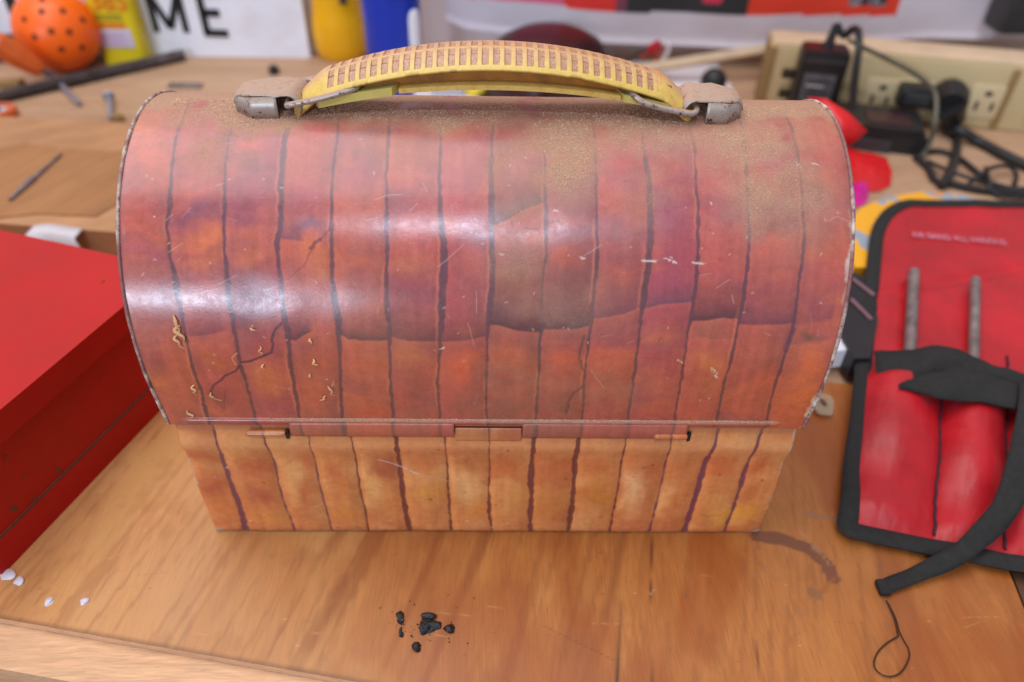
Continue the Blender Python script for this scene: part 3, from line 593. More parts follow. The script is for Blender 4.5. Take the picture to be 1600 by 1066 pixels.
for b in [(310,715,26,12,(186,76,52),.7),(330,760,30,14,(180,72,62),.7),(350,790,24,16,(216,126,74),.8),(395,730,30,18,(184,90,62),.8),(410,775,24,14,(166,76,66),.8),(420,810,30,14,(220,150,84),.8),(455,755,14,34,(232,172,116),.9),(480,770,12,30,(180,86,62),.7),(470,725,18,8,(196,100,66),.6),(530,760,24,30,(210,130,70),.6),(520,740,20,10,(180,90,60),.6),(540,800,24,14,(220,142,72),.7),(583,760,14,34,(232,180,120),.9),(610,730,16,14,(166,84,62),.8),(605,790,16,20,(216,140,84),.6),(665,730,26,12,(200,110,68),.7),(670,770,24,14,(226,158,80),.8),(690,780,12,20,(190,104,60),.6),(725,770,22,26,(234,182,130),.95),(745,800,20,14,(222,142,64),.8),(730,730,26,14,(176,88,58),.7),(800,780,26,26,(230,164,100),.8),(795,730,24,12,(190,100,58),.7),(862,740,24,14,(192,108,66),.7),(860,790,26,20,(200,130,66),.7),(935,740,24,14,(190,102,58),.7),(930,780,26,20,(206,134,56),.8),(990,770,16,34,(236,186,140),.95),(1010,735,20,14,(186,92,58),.7),(1060,735,24,10,(186,100,62),.6),(1036,780,14,26,(232,172,120),.9),(1065,775,16,22,(206,120,68),.6),(1120,735,24,12,(192,92,58),.7),(1110,790,24,24,(224,152,88),.8),(1190,735,20,14,(184,84,52),.8),(1165,770,20,14,(186,100,70),.6),(1165,800,26,18,(226,160,66),.9),(1125,810,16,14,(230,170,76),.8),(1220,700,20,10,(230,160,96),.6)]: bblob(*b)
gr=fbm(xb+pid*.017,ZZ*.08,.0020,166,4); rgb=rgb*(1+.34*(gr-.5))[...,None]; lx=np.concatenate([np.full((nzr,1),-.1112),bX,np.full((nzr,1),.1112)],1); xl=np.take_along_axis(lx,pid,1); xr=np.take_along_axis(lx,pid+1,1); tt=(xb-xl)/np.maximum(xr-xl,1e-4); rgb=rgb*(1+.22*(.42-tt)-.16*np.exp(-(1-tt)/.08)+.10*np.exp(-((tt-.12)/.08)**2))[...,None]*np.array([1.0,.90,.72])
# highlight painted into the colour along the ridge, and brown foot
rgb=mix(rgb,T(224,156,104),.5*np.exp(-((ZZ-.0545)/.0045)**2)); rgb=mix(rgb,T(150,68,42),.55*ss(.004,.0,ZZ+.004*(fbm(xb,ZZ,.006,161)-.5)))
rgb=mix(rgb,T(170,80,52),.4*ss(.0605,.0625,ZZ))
for q in BC:
    Xc=np.interp(Z,q[:,0],q[:,1]); Wc=np.interp(Z,q[:,0],q[:,2]); jit=.0004*(fbm(ZZ,ZZ*0+q[0,1]*100,.0035,91,4)-.5)*2
    e=.0006*(vn(ZZ,xb*0+q[0,1]*77,.0025,92)-.5)*np.minimum(Wc[:,None]/.001,1)
    d=xb-(Xc[:,None]+jit); hwid=Wc[:,None]*.5+e; a=(1-ss(hwid-.00022,hwid+.00022,np.abs(d)))*.92
    rgb=mix(rgb,T(104,44,44) if abs(q[0,1])<.06 else T(108,50,72),a)
RG=rgb
def bstroke(pts,wpx,c,a,soft=.00018,nz=.0002):
    q=[(lambda t:(t[0]*.1112,t[1]))(tobase(u,v)) for u,v in pts]; Dm=np.full(xb.shape,9.); xx=xb+nz*(fbm(xb,ZZ,.002,7)-.5)*2
    for A,B in zip(q[:-1],q[1:]):
        d=(B[0]-A[0],B[1]-A[1]); L2=max(d[0]**2+d[1]**2,1e-12); t=np.clip(((xx-A[0])*d[0]+(ZZ-A[1])*d[1])/L2,0,1)
        Dm=np.minimum(Dm,np.hypot(xx-A[0]-t*d[0],ZZ-A[1]-t*d[1]))
    wd=wpx*.00024/2; RG[:]=mix(RG,T(*c),a*(1-ss(wd-soft,wd+soft,Dm)))
bstroke([(590,721),(615,728),(640,737),(655,743)],1.6,(226,196,190),.85); bstroke([(655,743),(700,752),(745,757)],1.1,(216,176,160),.6)
bstroke([(493,793),(505,786)],1.2,(230,190,170),.6); bstroke([(515,770),(527,763)],1.1,(230,190,170),.5); bstroke([(545,763),(565,766),(580,765)],1,(120,60,40),.5); bstroke([(440,733),(455,722),(468,717)],1,(130,70,50),.5)
bstroke([(360,815),(400,815),(440,800)],1,(130,80,50),.4); bstroke([(1094,804),(1105,809),(1130,806)],1.5,(120,70,40),.6)
for u,v in [(793,703),(1125,743),(1020,730),(1190,751),(885,748),(672,781),(360,752),(413,754)]: bstroke([(u,v),(u+1,v+1)],5,(140,70,48),.7,.0003,.0008)
for k in range(60):
    u=r2.uniform(345,1180);v=r2.choice([r2.uniform(815,829),r2.uniform(690,829)],p=[.6,.4]); bstroke([(u,v),(u+r2.uniform(0,2),v)],r2.uniform(1.5,4),(140,64,36) if k%4 else (236,200,170),.6,.0002,.0008)
ed=.1112-np.abs(xb); nzz=fbm(xb,ZZ,.003,171,4); RG[:]=mix(RG,T(200,176,150),.8*ss(.0016,.0005,ed+(nzz-.5)*.003)*ss(.45,.6,vn(xb,ZZ,.01,172)))
RG[:]=mix(RG,T(170,160,150),.9*ss(.0045,.002,np.hypot(ed*.8,ZZ)+(nzz-.5)*.004)); RG[:]=mix(RG,T(206,178,150),.5*ss(.0007,.0003,ZZ)*(nzz>.45))
Yb=basey(ZZ); cor=.0014; ce=np.clip(1-(1-np.abs(KK))*bx(ZZ)/cor,0,1); Yb=Yb+cor*(1-np.sqrt(1-ce**2*.97))+.0002*(fbm(xb,ZZ,.02,181)-.5)*3
Yb=Yb+.0005*ss(.0012,0,ZZ)+.0006*(fbm(xb,ZZ,.03,182,3)-.5); V=np.stack([KK*bx(ZZ),Yb,ZZ+.0004*ss(.010,0,ZZ)],-1)
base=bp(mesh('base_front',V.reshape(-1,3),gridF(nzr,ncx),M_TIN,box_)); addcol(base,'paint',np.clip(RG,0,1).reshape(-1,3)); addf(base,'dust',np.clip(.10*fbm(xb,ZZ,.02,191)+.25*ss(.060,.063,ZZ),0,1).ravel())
V=[];pts=[(-1,.0016),(-1,D_-.003),(-.97,D_),(.97,D_),(1,D_-.003),(1,.0016)]
for z in (0.0006,zt):
    for k,y in pts: V.append((k*(bx(z)-.0002),y,z))
F=[(i,i+6,i+7,i+1) for i in range(5)]+[(0,1,2,3,4,5),(6,7,8,9,10,11)]
bp(box('foot_bead',(0,D_/2+.002,.0005),(.205,D_-.014,.0009),M_SHOE,box_,.0002))
o=bp(mesh('base_shell',V,F,M_TIN,box_,False)); addcol(o,'paint',np.tile(T(196,116,66),(12,1))); addf(o,'dust',np.full(12,.1))
# hinge strip: lid flanges, knuckles, base tab
def strip(name,u0,u1,v0,v1,yf,src,curl=.0006,dustv=.15,col=None):
    a=ony(u0,v0,yf); b=ony(u1,v0,yf); lo=ony((u0+u1)/2,v1,yf)[2]; hi=ony((u0+u1)/2,v0,yf)[2]; n_,m_=60,10
    x=np.linspace(a[0],b[0],n_); t=np.linspace(0,1,m_); V=[]
    Zs=lo+(hi-lo)*t; Ys=yf+curl*((2*t-1)**2)
    Xg,Zg=np.meshgrid(x,Zs); Yg=np.repeat(Ys[:,None],n_,1)
    Vf=np.stack([Xg,Yg,Zg],-1).reshape(-1,3); Vb=Vf.copy(); Vb[:,1]+=.0006
    F=list(map(tuple,gridF(m_,n_)))+[tuple(f) for f in (gridF(m_,n_,True)+n_*m_)]
    per=[i for i in range(n_)]+[r*n_+n_-1 for r in range(1,m_)]+[(m_-1)*n_+i for i in range(n_-2,-1,-1)]+[r*n_ for r in range(m_-2,0,-1)]
    for i in range(len(per)): p,q=per[i],per[(i+1)%len(per)]; F.append((q,p,p+n_*m_,q+n_*m_))
    o=bp(mesh(name,np.vstack([Vf,Vb]),F,M_TIN,box_))
    if col is None:
        if src=='lid': j=np.clip(((Vf[:,0]/hw(HB)+1)/2*(900-1)).astype(int),0,899); c=LIDRGB[8+(np.arange(len(j))//n_)*1,j]
        else: j=np.clip(((Vf[:,0]/.1098+1)/2*(ncx-1)).astype(int),0,ncx-1); c=.97*RG[nzr-26+(np.arange(len(j))//n_)*2,j]
    else: c=np.tile(T(*col),(len(Vf),1))
    c=np.vstack([c,c]); addcol(o,'paint',c); addf(o,'dust',np.full(len(c),dustv)); return o
strip('lid_flange',451,709,664,684,-.0030,'lid'); strip('lid_flange',817,1076,666,687,-.0030,'lid')
strip('base_tab',711,815,671,690,-.0022,'base',.0004,.2)
def knuckle(u0,u1,v,r,src):
    a=ony(u0,v,-.0030); b=ony(u1,v,-.0030); n_=24
    o=bp(tube('hinge_knuckle',np.linspace(a,b,n_),r*np.concatenate([[.5,.85],np.ones(n_-4),[.95,.8]]),M_TIN,box_,ns=14))
    co=np.array([v_.co[:] for v_ in o.data.vertices]); j=np.clip(((co[:,0]/.1098+1)/2*(ncx-1)).astype(int),0,ncx-1); addcol(o,'paint',(RG[nzr-12,j] if src=='base' else LIDRGB[10,np.clip(((co[:,0]/hw(HB)+1)/2*899).astype(int),0,899)])*.95); addf(o,'dust',np.full(len(co),.1)); return o
knuckle(383,446,677,.0012,'base'); knuckle(1022,1073,682,.0012,'base'); 
for u,v in [(449,678),(1076,682)]:
    p=ony(u,v,-.0020); bp(box('hinge_gap',tuple(p),(.0013,.0016,.0040),M_BLKP,box_,.0004))
# ---- brackets, bails, handle
HY=.0625; 
def dome(y): a=np.linspace(0,math.pi,800); return float(np.interp(y,PY[60:],PZ[60:]))
def bracket(sg):
    br=bp(empty('handle_bracket',(0,0,0))); br.parent=box_; br.location=(0,0,0); place(br,box_)
    xo=.0848 if sg>0 else .0850; xi=.0722 if sg>0 else .0703; y0,y1=HY-.0080,HY+.0080; zt_=.1622
    # top sheet: profile in x-z, outer end rounded in plan
    P=[(xo,.1585),(xo-.0003,.1600),(xo-.0015,.1612),(xo-.005,zt_-.0004),(xi+.004,zt_),(xi,zt_)]
    c=(xi-.0036,zt_-.0036)
    for a in np.linspace(90,205,9): P.append((c[0]+.0037*math.cos(math.radians(a)),c[1]+.0037*math.sin(math.radians(a))))
    n_=15; V=[];F=[]
    for i,(x,z) in enumerate(P):
        dx=xo-x; h=8e-3*min(1,math.sqrt(max(.30,min(1,(dx+.0012)/.007))))
        for k in range(n_):
            t=-1+2*k/(n_-1); V.append((sg*x,HY+t*h,z-.0009*abs(t)**4+.0002*math.sin(x*900+t*2)))
    for i in range(len(P)-1):
        for k in range(n_-1):
            a=i*n_+k; F.append((a,a+1,a+n_+1,a+n_) if sg<0 else (a,a+n_,a+n_+1,a+1))
    o=mesh('bracket_cover',V,F,M_NICKEL,br); md=o.modifiers.new('s','SOLIDIFY'); md.thickness=.0006; md.offset=-1
    # side flanges follow the top edge down to the dome
    for ys in (-1,1):
        V=[];m_=14
        for x in np.linspace(xi,xo,m_):
            dx=xo-x; h=8e-3*min(1,math.sqrt(max(.30,min(1,(dx+.0012)/.007)))); y=HY+ys*h
            zt2=np.interp(x,[xi,xi+.004,xo-.005,xo-.0015,xo],[zt_,zt_,zt_-.0004,.1612,.1600])-.0008
            zb=dome(y-ys*0)+ (.0003 if x<xo-.004 else .0009*(x-(xo-.004))/.004) - .0006
            for t in (0,.5,1): V.append((sg*x,y+ys*.0003*t,zt2+(zb-zt2)*t))
        F=[]
        for i in range(m_-1):
            for t in range(2):
                a=i*3+t; F.append((a,a+1,a+4,a+3))
        o=mesh('bracket_flange',V,F,M_NICKEL,br,True); md=o.modifiers.new('s','SOLIDIFY'); md.thickness=.0006; md.offset=0
    return c
for sg in (-1,1):
    c=bracket(sg); bx_=c[0]; bz=c[1]-.0004
    # bail: rod through the barrel, two arms, hooked into the handle
    if sg<0: A=[(-.0655,.1592),(-.0550,.1616),(-.0445,.1641)]
    else: A=[(.0665,.1581),(.0585,.1594),(.0510,.1614),(.0472,.1632)]
    yF=HY-.0088; yB=HY+.0086; bz=.1586
    path=[(A[-1][0]-sg*.0010,yF+.006,A[-1][1]+.0004),(A[-1][0],yF+.0015,A[-1][1]+.0002)]+[(x,yF,z) for x,z in A[::-1][1:]]+[(sg*(bx_+.0002),yF+.0012,bz),(sg*(bx_+.0004),HY-.004,bz+.0004),(sg*(bx_+.0004),HY+.004,bz+.0004),(sg*(bx_+.0002),yB-.0014,bz+.0004)]
    path+=[(x,yB,z+.0010) for x,z in A]
    bp(tube('wire_bail',cr(path,8),.00105,M_NICKEL,box_,ns=12))
hl=bp(empty('handle',(0,0,0))); hl.parent=box_; place(hl,box_)
xc,xh=.0012,.0672
zmid=lambda t:.1762-.0128*np.abs(t)**2.0
zbot=lambda t:.1664-.0076*t*t
nu,nv=1050,64; U=np.linspace(-1,1,nu); Vv=np.linspace(-1,1,nv); UU,WW=np.meshgrid(U,Vv)
endr=np.clip((1-np.abs(UU))/.10,0,1); half=(.0090)*(.70+.30*np.sqrt(1-(1-endr)**2)); half=half*(1-.12*UU**2)
Xh=xc+xh*UU; Yh=HY+half*WW; crown=np.where(WW<0,.0046*np.abs(WW)**2.0,.0012*np.abs(WW)**3)*(1+.15*UU**2)
tl=(UU*xh)/.00362; ph=tl-np.floor(tl); rib_=ss(.5,.56,ph)*(1-ss(.94,1.,ph)); inn=ss(15.0*.00362/xh+.002,15.0*.00362/xh-.002,np.abs(UU-.0))
rail=(1-ss(.07,.11,np.abs(WW+.02)))+ss(.80,.86,-WW)+ss(.99,1.,WW); hgt=np.clip(np.maximum(rib_,rail),0,1); hgt=hgt*inn+(1-inn)
Zh=zmid(UU)-crown+(hgt-1)*.0006-.0050*ss(.82,1.03,np.abs(UU))
V=np.stack([Xh,Yh,Zh],-1); n_=nu*nv
ce=np.zeros((nv,nu,3)); ce[:]=T(206,162,106); nh=fbm(Xh,Yh,.006,201,5)
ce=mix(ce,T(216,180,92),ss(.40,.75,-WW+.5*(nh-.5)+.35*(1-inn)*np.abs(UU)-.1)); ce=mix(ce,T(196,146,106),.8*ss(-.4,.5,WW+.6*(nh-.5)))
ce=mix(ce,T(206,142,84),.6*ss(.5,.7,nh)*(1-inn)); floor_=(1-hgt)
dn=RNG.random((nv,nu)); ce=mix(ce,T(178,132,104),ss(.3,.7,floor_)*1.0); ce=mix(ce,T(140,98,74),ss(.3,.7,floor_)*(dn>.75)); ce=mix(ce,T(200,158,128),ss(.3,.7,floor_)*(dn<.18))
ce=mix(ce,T(140,104,40),.7*ss(.9,1.,-WW)*ss(.5,.7,fbm(Xh,Yh,.004,202)))
o=mesh('grip_top',V.reshape(-1,3),gridF(nv,nu),M_HANDLE,hl); addcol(o,'paint',ce.reshape(-1,3)); md=o.modifiers.new('s','SOLIDIFY'); md.thickness=.0011; md.offset=-1
def hstrip(name,u0,u1,y0,y1,zf,th_,mat,n_=90,ext=None):
    t=np.linspace(u0,u1,n_); V=[];F=[]
    for a in t:
        z=zf(a); k=1.
        if ext: k=min(1,math.sqrt(max(.05,min((a-u0),(u1-a))/ext)))
        ym=(y0+y1)/2; h=(y1-y0)/2*k
        for y,zz_ in ((ym-h,z),(ym+h,z),(ym+h,z-th_),(ym-h,z-th_)): V.append((xc+xh*a,y,zz_))
    for i in range(n_-1):
        for k in range(4): a=i*4+k; b=i*4+(k+1)%4; F.append((a,b,b+4,a+4))
    F.append((3,2,1,0)); F.append(tuple((n_-1)*4+k for k in range(4)))
    bm=bmesh.new(); vs=[bm.verts.new(v) for v in V]; [bm.faces.new([vs[i] for i in f]) for f in F]
    return bm_obj(name,bm,mat,hl,bev=.0003)
hstrip('grip_lower_flange',-.46,.62,HY-.0085,HY+.0085,lambda a:zbot(a)-.0000,.0015,M_YEL)
M_PALE=simple('pale_translucent_yellow',L(202,184,98),.4,var=.08,ns=100,dirt=(L(170,140,60),.3))
hstrip('grip_lower_end',-.90,-.455,HY-.0078,HY+.0078,lambda a:zbot(a)+.0006-.0020*max(0,-a-.45),.0028,M_PALE,ext=.04)
hstrip('grip_lower_end',.60,.93,HY-.0078,HY+.0078,lambda a:zbot(a)+.0006-.0016*max(0,a-.45),.0024,M_PALE,ext=.04)
# web between flanges
t=np.linspace(-.86,.88,90); V=[];F=[]
for a in t:
    for y in (HY-.0035,HY+.0035): V+= [(xc+xh*a,y,float(zmid(a))-.0012),(xc+xh*a,y,float(zbot(a))-.0008)]
for i in range(89):
    a=i*4; F+=[(a,a+1,a+5,a+4),(a+2,a+6,a+7,a+3)]
M_WEBY=simple('amber_inner_web',L(176,110,34),.5,var=.2,ns=150,dirt=(L(120,74,44),.6))
mesh('grip_web',V,F,M_WEBY,hl)
# dusty ledge on the lower flange = sawdust grains; sawdust drifts on the lid
def grains(name,pts,nrm,smin,smax_,mat,parent):
    V=[];F=[]; base_=np.array([(-1,-1,-1),(1,-1,-1),(1,1,-1),(-1,1,-1),(-1,-1,1),(1,-1,1),(1,1,1),(-1,1,1)])*.5
    fs=np.array([(0,3,2,1),(4,5,6,7),(0,1,5,4),(1,2,6,5),(2,3,7,6),(3,0,4,7)])
    N=len(pts); sz=RNG.uniform(smin,smax_,(N,1,1))*np.stack([RNG.uniform(.6,2.4,N),RNG.uniform(.4,.9,N),RNG.uniform(.4,.8,N)],1)[:,None,:]
    b=base_[None]*sz; A=RNG.uniform(0,6.28,N); B=RNG.uniform(-.6,.6,N); ca,sa,cb,sb=np.cos(A),np.sin(A),np.cos(B),np.sin(B)
    x,y,z=b[...,0],b[...,1],b[...,2]; x2=x*cb[:,None]-z*sb[:,None]; z2=x*sb[:,None]+z*cb[:,None]; x3=x2*ca[:,None]-y*sa[:,None]; y3=x2*sa[:,None]+y*ca[:,None]
    Vv=np.stack([x3,y3,z2],-1)+np.asarray(pts)[:,None,:]; Fv=(fs[None]+np.arange(N)[:,None,None]*8).reshape(-1,4)
    o=mesh(name,Vv.reshape(-1,3),Fv,mat,parent,False); o['kind']='stuff'; return o
pts=[]
sA=tolid(700,152)[1]; 
for k in range(90000):
    if len(pts)>11000: break
    x=RNG.uniform(-.108,.108); s=RNG.uniform(PS[60]+.04,smax-.012)
    i=int(s/smax*(560-1)); j=int((x/LW+1)/2*(900-1)); dd=dust[i,j]
    if RNG.random()<dd**5*.9*(1.1-.75*ss(.045,.075,x)):
        y,z=lidpt(s); pts.append((x/LW*hw(z),y,z+.00012))
for k in range(1500):
    x=RNG.uniform(px[0]+.03,px[-1]-.004); pts.append((x,yr-.0004+RNG.normal(0,.0004),zr+.0013))
g1=bp(grains('sawdust_on_lid',pts,None,.00010,.00025,M_SAW,box_))
# shavings stuck to the lid
def tuft(u,v,l,ang,wv=3):
    V=[];F=[]
    k,s=tolid(u,v); y0,z0=lidpt(s); x0=k*hw(z0); t=tolid(u,v+6)[1]; y1,z1=lidpt(t); dn_=np.array([0,y1-y0,z1-z0]); dn_/=np.linalg.norm(dn_); nr_=np.array([0,-abs(dn_[2]),-dn_[1] if dn_[1]<0 else abs(dn_[1])]); 
    nr_=np.cross(np.array([1,0,0]),dn_); nr_=nr_*(1 if nr_[1]<0 else -1)
    P=[]
    for q in range(5):
        f=q/4; P.append(np.array([x0,y0,z0])+np.array([1,0,0])*(math.sin(ang)*l*f+random.uniform(-.2,.2)*l)+dn_*(math.cos(ang)*l*f)+nr_*(.0004+.0006*math.sin(f*3.14)))
    return P
SH=[(270,492,.006,.1,.0009),(277,508,.005,.2,.0011),(274,522,.005,.4,.0008),(330,612,.004,.5,.0006),(302,600,.004,0,.0007),(296,640,.004,.2,.0006),(487,560,.003,.5,.0007),(485,528,.002,0,.0006),(484,583,.002,.3,.0005),(516,602,.004,.2,.0006),(510,617,.003,-.8,.0006),(407,540,.003,0,.0004),(390,512,.002,1.2,.0007),(412,568,.002,0,.0006)]
for i,(u,v,l,an,wd) in enumerate(SH):
    l*=1.1; wd*=.62
    P=tuft(u,v,l,an); bl=tag(tube('wood_shaving',cr(P,4),[wd*f for f in np.interp(np.linspace(0,1,17),[0,.3,.6,1],[.4,1,.6,.2])],M_SHAVE,None,ns=6,flat=.35,up=(0,-.5,.8)),'','wood shaving','pale wood shavings clinging to the lid')
    bl['label']=['pale wood shaving stuck high beside the left rim of the lid','pale wood shaving, widest in the cluster left of the first dark plank line','pale wood shaving at the lower end of the left cluster on the lid','thin wood shaving near the purple crack, lower left of the lid','pale wood shaving between left rim and first plank line, lower lid','pale wood shaving just above the lid seam at far left','pale shaving in the middle of the column right of the third plank line','tiny top shaving of the column right of the third plank line','tiny bottom shaving of the column right of the third plank line','pale shaving left of the fourth plank line, lower lid','forked end shaving under another, left of the fourth plank line','thin upright shaving above the brown crack on the lid','round crumb of shaving inside the purple shade between second and third plank lines','small shaving just below the brown crack on the lid'][i]
# ------------------------------------------------------------------ loose bits on the plywood
def blobmesh(name,c,rad,mat,seed,parent=None,sub=2,amp=.35):
    bm=bmesh.new(); bmesh.ops.create_icosphere(bm,subdivisions=sub,radius=1)
    r_=random.Random(seed); ph=[Vector((r_.uniform(-1,1),r_.uniform(-1,1),r_.uniform(-1,1))).normalized() for _ in range(6)]
    for v in bm.verts:
        k=1+amp*sum(math.sin(3.1*v.co.dot(p)+i) for i,p in enumerate(ph))/3
        v.co=Vector((v.co.x*rad[0]*k,v.co.y*rad[1]*k,max(-.35,v.co.z)*rad[2]*k))
    bm.transform(Matrix.Translation(c)); return bm_obj(name,bm,mat,parent,smooth=False)
CRL=[((672,978),(.0040,.0034,.0022),'largest black crumb of the pile on the plywood, front of the lunch box'),((702,983),(.0026,.0019,.0014),'pointed black crumb touching the right of the largest crumb'),((625,966),(.0020,.0020,.0012),'upper left black crumb, wedge shaped, away from the largest'),((627,990),(.0008,.0024,.0008),'thin curved black sliver below the wedge shaped crumb'),((653,1012),(.0019,.0019,.0014),'round black crumb nearest the front edge of the board')]
for i,((u,v),r_,lb) in enumerate(CRL):
    p=onz(u,v); r_=tuple(x*.85 for x in r_); o=blobmesh('black_crumb',(p[0],p[1],r_[2]*.33),r_,M_CRUMB,i+3,None,2,.6); tag(o,lb,'crumb','black crumbs on the plywood')
pc=onz(676,965); o=blobmesh('black_crumb',(pc[0]-.001,pc[1],.0012),(.003,.0012,.0012),M_CRUMB,31); tag(o,'flat black crumb leaning on the back of the largest crumb','crumb','black crumbs on the plywood')
for i,(u,v,r_,lb) in enumerate([(30,909,.0017,'leftmost of the three round white paint drops at the board corner'),(78,940,.0015,'middle white paint drop nearest the front rail, left'),(132,941,.0014,'rightmost of the white paint drops at the front left'),(12,900,.0026,'white paint smear against the foot of the red toolbox')]):
    p=onz(u,v); o=blobmesh('paint_drop',(p[0],p[1],.0003),(r_,r_*1.05,.0007),M_DROP,i+50,None,3,.34); tag(o,lb,'paint drop','white paint drops on the plywood')
fr=random.Random(4); V=[];F=[]
for k in range(46):
    a_,d_=fr.uniform(0,6.28),abs(fr.gauss(0,.007)); p=(pc[0]-.004+d_*1.6*math.cos(a_),pc[1]-.003+d_*math.sin(a_)); r_=fr.uniform(.00015,.0005); b_=len(V)
    V+=[(p[0]+r_*math.cos(t+k)*fr.uniform(.6,1.4),p[1]+r_*math.sin(t+k)*fr.uniform(.6,1.4),.0001) for t in (0,2.1,4.2)]+[(p[0],p[1],.0001+r_*.9)]
    F+=[(b_,b_+1,b_+3),(b_+1,b_+2,b_+3),(b_+2,b_,b_+3)]
o=mesh('crumb_dust',V,F,M_CRUMB,None,False); o['kind']='stuff'; tag(o,'fine black dust scattered around the crumbs','dust')
tag(tube('wire_loop',cr([tuple(onz(u,v,.0008)) for u,v in [(1385,938),(1397,965),(1403,990),(1403,994),(1384,1006),(1370,1022),(1366,1040),(1376,1053),(1392,1057),(1408,1050),(1420,1030),(1420,1015),(1412,1000),(1405,985),(1399,965),(1388,942)]],6),.00028,M_WIRE,ns=6),'thin dark wire bent into a loop on the bare plywood at front right','wire')
p=onz(1281,637); bm=bmesh.new(); vs=[bm.verts.new((p[0]+.0062*math.cos(a)*(1+.18*math.sin(3*a)),p[1]+.0085*math.sin(a)*(1+.15*math.cos(2*a)),.0015+.0006*math.sin(2*a))) for a in np.linspace(0,6.283,24,endpoint=False)]
bm.faces.new(vs); r=bmesh.ops.extrude_face_region(bm,geom=bm.faces[:]); [setattr(v,'co',v.co+Vector((0,0,.0012))) for v in r['geom'] if isinstance(v,bmesh.types.BMVert)]
sc=tag(empty('plastic_scrap',(p[0],p[1],0)),'small cloudy plastic scrap with a brown spot, right of the lunch box seam','plastic scrap'); o=bm_obj('scrap_sheet',bm,M_GLUE,sc); place(o,sc)
o=blobmesh('glue_spot',(p[0]+.001,p[1]+.0006,.0028),(.0015,.0020,.0008),M_SHOE,5,sc); place(o,sc)
# ------------------------------------------------------------------ red toolbox
td=np.array([.311,.950]); td/=np.linalg.norm(td); tn=np.array([td[1],-td[0]]); F0=np.array([-.1885,-.021])
tb=empty('red_toolbox',(F0[0],F0[1],0)); tag(tb,'scuffed red steel toolbox at the left edge, its lid skirt overlapping the body','toolbox')
def tbx(a,b,l,z0,z1,name,bev,mat=M_RED):  # a,b along td from the front corner, offset outwards l
    q=lambda t,o_:F0+td*t+tn*o_
    o=prism(name,[q(a,-.42),q(a,l),q(b,l),q(b,-.42)],z0,z1,mat,tb,bev=bev); place(o,tb); return o
tbx(0,.125,.0,.0,.0140,'lower_tray',.0008); tbx(.0012,.1238,-.0012,.0142,.0500,'body',.0012); tbx(-.002,.127,.0012,.0500,.0622,'lid',.0022)
for u,v,r_ in [(22,795,.0022),(55,781,.0016),(92,735,.0020),(150,707,.0012),(10,715,.0012),(160,440,.0012),(40,745,.0010),(125,722,.0008)]:
    if v==440: p=onz(u,v,.0624); nn_=Vector((0,0,1))
    else:
        d=ray(u,v); k=((F0+tn*-.0010-CAM[:2])@tn)/(d[:2]@tn); p=CAM+d*k; nn_=Vector((tn[0],tn[1],0))
    o=lathe('grime_spot',[(0,.0001),(r_*.6,.0002),(r_,0)],tuple(p),M_SHOE,tb,9,nn_.to_track_quat('Z','Y').to_matrix().to_4x4()@Matrix.Rotation(r_*900,4,'Z')@Matrix.Diagonal((.9,.42,1,1))); place(o,tb)
tbx(.0005,.1245,-.0006,.0136,.0150,'seam_strip',.0003,M_SHOE)
# ------------------------------------------------------------------ tool pouch
zb_=lambda b:.0035+.016*max(0,b-.15)**1.5
TLz=.0195
cO=onz(1322,828,.0035); cB=onz(1600,884,.0035); cT=onz(1375,318,TLz); cQ=onz(1600,319,TLz)
def pp(a,b):
    q=(cO*(1-a)+cB*a)*(1-b)+(cT*(1-a)+cQ*a)*b; return q[:2]
def toab(u,v):
    A,B=np.meshgrid(np.linspace(-.1,1.6,240),np.linspace(-.05,1.05,160)); Q=((cO[None,None]*(1-A)[...,None]+cB*A[...,None])*(1-B)[...,None]+(cT*(1-A)[...,None]+cQ*A[...,None])*B[...,None])
    z=.0035+(TLz-.0035)*B; x,y=Q[...,0],Q[...,1]; d=np.stack([x,y,z],-1)-CAM; zz_=d@CF; uu=800+QF*(d@CR)/zz_; vv=533-QF*(d@CU)/zz_; k=np.argmin((uu-u)**2+(vv-v)**2); return A.ravel()[k],B.ravel()[k]
pch=empty('tool_pouch',(float(cO[0]),float(cO[1]),0)); tag(pch,'red vinyl roll up tool pouch with black bound edges and a black tie strap','tool pouch')
print('pouch ab rods',toab(1425,430),toab(1430,545),toab(1523,440),toab(1522,560),'stitch',toab(1465,700),toab(1572,700),'pocket',toab(1400,590))
AM=1.55
def seamx(b,i): return {0:0,1:A1,2:A2,3:A2+(A2-A1)}[i]
A1=toab(1466,720)[0]; A2=toab(1573,720)[0]; BP=toab(1480,600)[1]
na,nb=200,150; av=np.linspace(0,AM,na); bv=np.linspace(0,1,nb); AA,BB=np.meshgrid(av,bv)
seams=[-.02,A1,A2,A2+(A2-A1)*1.0,A2+(A2-A1)*2]
puff=np.zeros_like(AA)
for s0_,s1_ in zip(seams[:-1],seams[1:]):
    t=np.clip((AA-s0_)/(s1_-s0_),0,1); puff+=np.where((AA>=s0_)&(AA<s1_),np.sin(np.pi*t)**.8,0)
hgt=.0038+(TLz-.0038)*BB
lowmask=ss(0,.05,BB)*ss(BP+.03,BP-.02,BB); hgt=hgt+puff*(.0105*lowmask*(.4+.6*ss(.02,.3,BB)))+.0016*lowmask*np.sin(BB*34+AA*3)*ss(.35,.1,BB)+.0015*(fbm(AA*3,BB*3,.5,301)-.5)
hgt+=-.0012*np.exp(-((BB-.62-.12*AA)/.02)**2)  # crease across the flap
nrmc=.13
ins=np.maximum(0,0); Q=((cO[None,None]*(1-AA)[...,None]+cB*AA[...,None])*(1-BB)[...,None]+(cT*(1-AA)[...,None]+cQ*AA[...,None])*BB[...,None])
